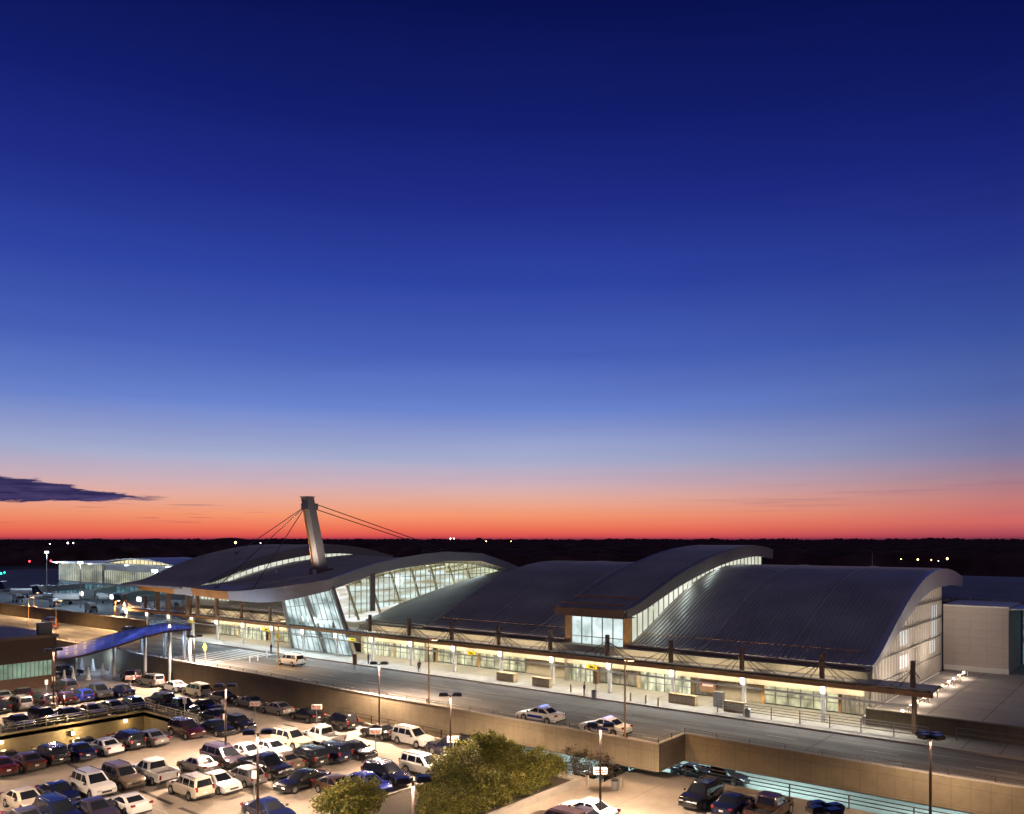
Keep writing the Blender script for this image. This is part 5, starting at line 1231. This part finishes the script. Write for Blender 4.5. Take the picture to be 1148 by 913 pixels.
# flaring lamp down in the pit
x, y = -101.9, 43.9
zz = -3.9
t = empty('wall_lamp', (x, y, zz), label='dazzling sodium lamp on the pit wall', cat='lamp')
w = MB(); w.box(x-.6, x+.25, y-.16, y+.16, zz-.16, zz+.16); w.build('housing', M['head'], t); w = MB(); w.box(x+.255, x+.3, y-.14, y+.14, zz-.14, zz+.14); w.build('lens', M['lamp_hot'], t)
lamp('pit_light', 'POINT', (.7, 0, .1), 700, (1, .72, .35), t, size=.15)
for i, yy in enumerate((30, 36.5, 50.5)):
    t = empty('wall_lamp', (-102.3, yy, -3.6), label=['small amber wall lamp at the left end of the pit', 'small amber wall lamp left of the dazzling one', 'small amber wall lamp near the pit corner'][i], cat='lamp')
    w = MB(); w.box(-102.48, -102.2, yy-.15, yy+.15, -3.8, -3.5); w.build('lens', M['lamp_warm'], t)
    lamp('pit_light', 'POINT', (.6, 0, -.3), 70, (1, .7, .25), t, size=.15)
# ------------------------------------------------------------------ canopy and hall lighting, with added lights for road and fascia
for k in range(0, 16):
    x = CX[k]-4.3
    if k < 15 and not (10 <= k <= 11): lamp('canopy_light', 'AREA', (x+80, 89.3-92, 4.0), 360, (1, .85, .6), T, size=7.6, size_y=.6, rot=(math.radians(20), 0, 0))
    if k >= 1: lamp('road_fill', 'AREA', (CX[k]+80+4.3, 86.0-92, 3.8), 500, (.8, .93, 1) if k > 8 else (1, .94, .84), T, size=8.2, size_y=.18, rot=(math.radians(-48), 0, 0))  # second set: added strips spreading the column lamps' light over the road
for x in (-30, -40, -50, -68, -77, -86, -96, -127, -138, -149):
    lamp('uplight', 'AREA', (x+80, 87.2-92, 4.75), 110, (1, .84, .58), T, size=8.2, size_y=.2, rot=(math.radians(105), 0, 0))
lamp('hall_light', 'AREA', (-112+80, 86-92, 5.8), 800, (.75, 1, .95), T, size=10, size_y=1, rot=(math.radians(-60), 0, 0))
lamp('link_roof_light', 'AREA', (-102.9+80, 107-92, 12.3), 160, (.8, .95, 1), T, size=1.0, size_y=26, rot=(0, math.radians(-50), 0))
for yy, zz, ex in ((95.5, 10.0, .42), (104, 12.6, .24), (113, 14.6, .16), (124, 15.8, .0)): lamp('clerestory_spill', 'AREA', (-53.1+80, yy-92, zz), 90, (.8, 1, .95), T, size=.7, size_y=8, rot=(ex, math.radians(-70), 0))
for x in (-151, -145, -139, -132, -126, -119, -112): lamp('fascia_fill', 'AREA', (x+80, 75.6-92, 4.2), 170, (1, .9, .84) if x < -122 else (.85, .9, 1), T, size=5, size_y=.3, rot=(math.radians(160), 0, 0))  # unseen lights added in front of the canopy to brighten the fascia
lamp('hall_light', 'POINT', (-108+80, 96-92, 9), 500, (.9, 1, .95), T, size=1)
lamp('hall_light', 'POINT', (-108+80, 112-92, 11), 500, (.9, 1, .95), T, size=1)
# tubes under the viaduct
for x in (-54, -42, -30, -15, 0, 15):
    t = empty('tube_light', (x, 84, -2.1), label='turquoise-white tube light under the viaduct', cat='light', group='tube lights under the viaduct')
    w = MB(); w.box(x-2, x+2, 83.9, 84.1, -2.2, -2.05); w.build('tube', M['lamp_cool'], t)
    lamp('tube_glow', 'AREA', (0, -1, -.15), 520, (.7, 1, .95), t, size=9, size_y=3).data.energy = 900
# ------------------------------------------------------------------ sky
wd = bpy.data.worlds.new('World'); scn.world = wd; wd.use_nodes = True
nt = wd.node_tree; N = nt.nodes; L = nt.links; bg = N['Background']
tc = N.new('ShaderNodeTexCoord'); sp = N.new('ShaderNodeSeparateXYZ'); L.new(tc.outputs['Generated'], sp.inputs[0])
def mth(op, a, b=None, c=None, clamp=False):
    n = N.new('ShaderNodeMath'); n.operation = op; n.use_clamp = clamp
    for i, s in enumerate((a, b, c)):
        if s is None: continue
        if isinstance(s, (int, float)): n.inputs[i].default_value = s
        else: L.new(s, n.inputs[i])
    return n.outputs[0]
def s2l(c): return tuple((x/255/12.92 if x/255 <= .04045 else ((x/255+.055)/1.055)**2.4) for x in c)+(1,)
def ramp(stops):
    r = N.new('ShaderNodeValToRGB'); r.color_ramp.interpolation = 'EASE' if 0 else 'LINEAR'; e = r.color_ramp.elements
    e[0].position = stops[0][0]; e[0].color = s2l(stops[0][1]); e[1].position = stops[-1][0]; e[1].color = s2l(stops[-1][1])
    for p, c in stops[1:-1]: k = e.new(p); k.color = s2l(c)
    return r
el = mth('MULTIPLY', sp.outputs['Z'], 1.6, clamp=True)
def E_(v): t = (605-v)/FPX; return min(1, 1.6*t/math.sqrt(1+t*t))
R1 = ramp([(0, (120, 45, 70)), (E_(602), (218, 80, 82)), (E_(594), (242, 114, 86)), (E_(578), (248, 154, 114)), (E_(562), (236, 174, 153)), (E_(542), (208, 179, 188)), (E_(515), (168, 175, 208)), (E_(460), (108, 134, 207)), (E_(400), (74, 99, 187)), (E_(320), (48, 70, 165)), (E_(230), (32, 46, 138)), (E_(140), (20, 32, 112)), (E_(0), (9, 18, 80)), (1, (48, 48, 70))])
R2 = ramp([(0, (95, 42, 65)), (E_(602), (165, 68, 88)), (E_(588), (212, 105, 100)), (E_(570), (205, 125, 120)), (E_(545), (165, 130, 145)), (E_(520), (125, 125, 165)), (E_(470), (88, 108, 172)), (E_(400), (58, 82, 160)), (E_(320), (40, 56, 142)), (E_(230), (24, 36, 118)), (E_(120), (12, 22, 90)), (E_(0), (6, 13, 68)), (1, (48, 48, 70))])
R3 = ramp([(0, (98, 84, 84)), (.1, (118, 102, 106)), (.25, (102, 94, 104)), (.5, (82, 78, 94)), (.8, (62, 61, 80)), (1, (50, 50, 70))])
for r in (R1, R2, R3): L.new(el, r.inputs['Fac'])
sa = (430-574)/FPX; sx, sy = FW[0]+sa*RT[0], FW[1]+sa*RT[1]; l_ = math.hypot(sx, sy); sx /= l_; sy /= l_
hl = mth('SQRT', mth('ADD', mth('MULTIPLY', sp.outputs['X'], sp.outputs['X']), mth('MULTIPLY', sp.outputs['Y'], sp.outputs['Y'])))
dt = mth('DIVIDE', mth('ADD', mth('MULTIPLY', sp.outputs['X'], sx), mth('MULTIPLY', sp.outputs['Y'], sy)), hl)
f1 = mth('MULTIPLY', mth('SUBTRACT', .985, dt), 1/.215, clamp=True)
# the right side darkens, the left stays bright
f2 = mth('MULTIPLY', mth('SUBTRACT', .72, dt), 1/.7, clamp=True)
m1 = N.new('ShaderNodeMix'); m1.data_type = 'RGBA'; L.new(R1.outputs[0], m1.inputs['A']); L.new(R2.outputs[0], m1.inputs['B'])
# signed side: rotate so that only azimuths right of the sun darken strongly
cross = mth('SUBTRACT', mth('MULTIPLY', sp.outputs['X'], sy), mth('MULTIPLY', sp.outputs['Y'], sx))
side = mth('MULTIPLY_ADD', mth('GREATER_THAN', cross, 0), .75, .25)
L.new(mth('MULTIPLY', f1, side), m1.inputs['Factor'])
m2 = N.new('ShaderNodeMix'); m2.data_type = 'RGBA'; L.new(f2, m2.inputs['Factor']); L.new(m1.outputs['Result'], m2.inputs['A']); L.new(R3.outputs[0], m2.inputs['B'])
# dark cloud bank low in the left of the sky, thin streaks near the horizon
xf = mth('ADD', mth('MULTIPLY', sp.outputs['X'], FW[0]), mth('MULTIPLY', sp.outputs['Y'], FW[1])); xr = mth('ADD', mth('MULTIPLY', sp.outputs['X'], RT[0]), mth('MULTIPLY', sp.outputs['Y'], RT[1]))
az = mth('ARCTAN2', xr, xf); ez = mth('DIVIDE', sp.outputs['Z'], hl)
def nz(sxx, syy, off, det=5):
    cm = N.new('ShaderNodeCombineXYZ'); L.new(mth('MULTIPLY', az, sxx), cm.inputs[0]); L.new(mth('MULTIPLY', ez, syy), cm.inputs[1]); cm.inputs[2].default_value = off
    n = N.new('ShaderNodeTexNoise'); n.inputs['Scale'].default_value = 1; n.inputs['Detail'].default_value = det; n.inputs['Roughness'].default_value = .6; L.new(cm.outputs[0], n.inputs['Vector']); return n.outputs['Fac']
cz = mth('MULTIPLY_ADD', mth('ADD', az, .55), -.05, .0525)        # centre line drops to the right
hw = mth('MULTIPLY_ADD', mth('ADD', az, .405), -.088, .001)             # half width shrinks to the tip
nn = mth('MULTIPLY', mth('SUBTRACT', nz(26, 170, 1.3, 8), .5), .02)
cm_ = mth('MULTIPLY', mth('SUBTRACT', mth('ADD', hw, nn), mth('ABSOLUTE', mth('SUBTRACT', ez, cz))), 420, clamp=True)
cm_ = mth('MULTIPLY', cm_, mth('MULTIPLY', mth('SUBTRACT', -.395, az), 30, clamp=True))
st = mth('MULTIPLY', mth('SUBTRACT', nz(9, 420, 5.1, 3), .62), 12, clamp=True)
win = mth('MULTIPLY', mth('MULTIPLY', mth('SUBTRACT', ez, .012), 120, clamp=True), mth('MULTIPLY', mth('SUBTRACT', .06, ez), 60, clamp=True))
win = mth('MULTIPLY', win, mth('MULTIPLY', mth('SUBTRACT', -.2, az), 5, clamp=True))
st = mth('MULTIPLY', mth('MULTIPLY', st, win), .75)
st2 = mth('MULTIPLY', mth('SUBTRACT', nz(5, 160, 9.1, 4), .52), 4, clamp=True)
win2 = mth('MULTIPLY', mth('MULTIPLY', mth('SUBTRACT', ez, .02), 60, clamp=True), mth('MULTIPLY', mth('SUBTRACT', .075, ez), 40, clamp=True))
st2 = mth('MULTIPLY', mth('MULTIPLY', mth('MULTIPLY', st2, win2), mth('MULTIPLY', mth('SUBTRACT', az, .05), 3, clamp=True)), .38)
cc = mth('MAXIMUM', cm_, st)
m3 = N.new('ShaderNodeMix'); m3.data_type = 'RGBA'; L.new(cc, m3.inputs['Factor']); L.new(m2.outputs['Result'], m3.inputs['A']); 
cr_ = N.new('ShaderNodeValToRGB'); cr_.color_ramp.elements[0].position = .35; cr_.color_ramp.elements[1].position = .7; cr_.color_ramp.elements[0].color = s2l((46, 42, 84)); cr_.color_ramp.elements[1].color = s2l((92, 78, 122)); L.new(nz(20, 240, 4.4, 6), cr_.inputs['Fac']); L.new(cr_.outputs[0], m3.inputs['B'])
m4 = N.new('ShaderNodeMix'); m4.data_type = 'RGBA'; L.new(st2, m4.inputs['Factor']); L.new(m3.outputs['Result'], m4.inputs['A']); m4.inputs['B'].default_value = s2l((130, 90, 120))
m5 = N.new('ShaderNodeMix'); m5.data_type = 'RGBA'; m5.blend_type = 'MULTIPLY'; m5.inputs['Factor'].default_value = 1
hz = N.new('ShaderNodeValToRGB'); hz.color_ramp.elements[0].color = (.93, .93, .94, 1); hz.color_ramp.elements[1].color = (1.0, 1.0, 1.0, 1); hz.color_ramp.elements[0].position = .3; hz.color_ramp.elements[1].position = .7
L.new(nz(3, 38, 2.2, 4), hz.inputs['Fac']); L.new(m4.outputs['Result'], m5.inputs['A']); L.new(hz.outputs[0], m5.inputs['B']); L.new(m5.outputs['Result'], bg.inputs['Color']); bg.inputs['Strength'].default_value = 1.0
wd.cycles.sampling_method = 'MANUAL'; wd.cycles.sample_map_resolution = 512
# ------------------------------------------------------------------ camera and render settings
cd = bpy.data.cameras.new('camera'); cam = bpy.data.objects.new('camera', cd); COL.objects.link(cam)
cd.sensor_width = 36; cd.lens = FPX/1148*36; cd.shift_y = (605-456.5)/1148; cd.clip_end = 20000; cd.clip_start = .5
cam.location = (0, 0, CAMH); cam.rotation_euler = (PI/2, 0, TH); scn.camera = cam
scn.view_settings.view_transform = 'Standard'; scn.view_settings.look = 'None'; scn.view_settings.exposure = 0; scn.view_settings.gamma = 1
scn.cycles.use_denoising = True
try: scn.cycles.denoiser = 'OPENIMAGEDENOISE'
except Exception: pass
scn.cycles.use_light_tree = True; scn.cycles.max_bounces = 5; scn.cycles.diffuse_bounces = 2; scn.cycles.glossy_bounces = 3; scn.cycles.transparent_max_bounces = 8
scn.cycles.sample_clamp_indirect = 6; scn.cycles.sample_clamp_direct = 0; scn.cycles.caustics_reflective = False; scn.cycles.caustics_refractive = False
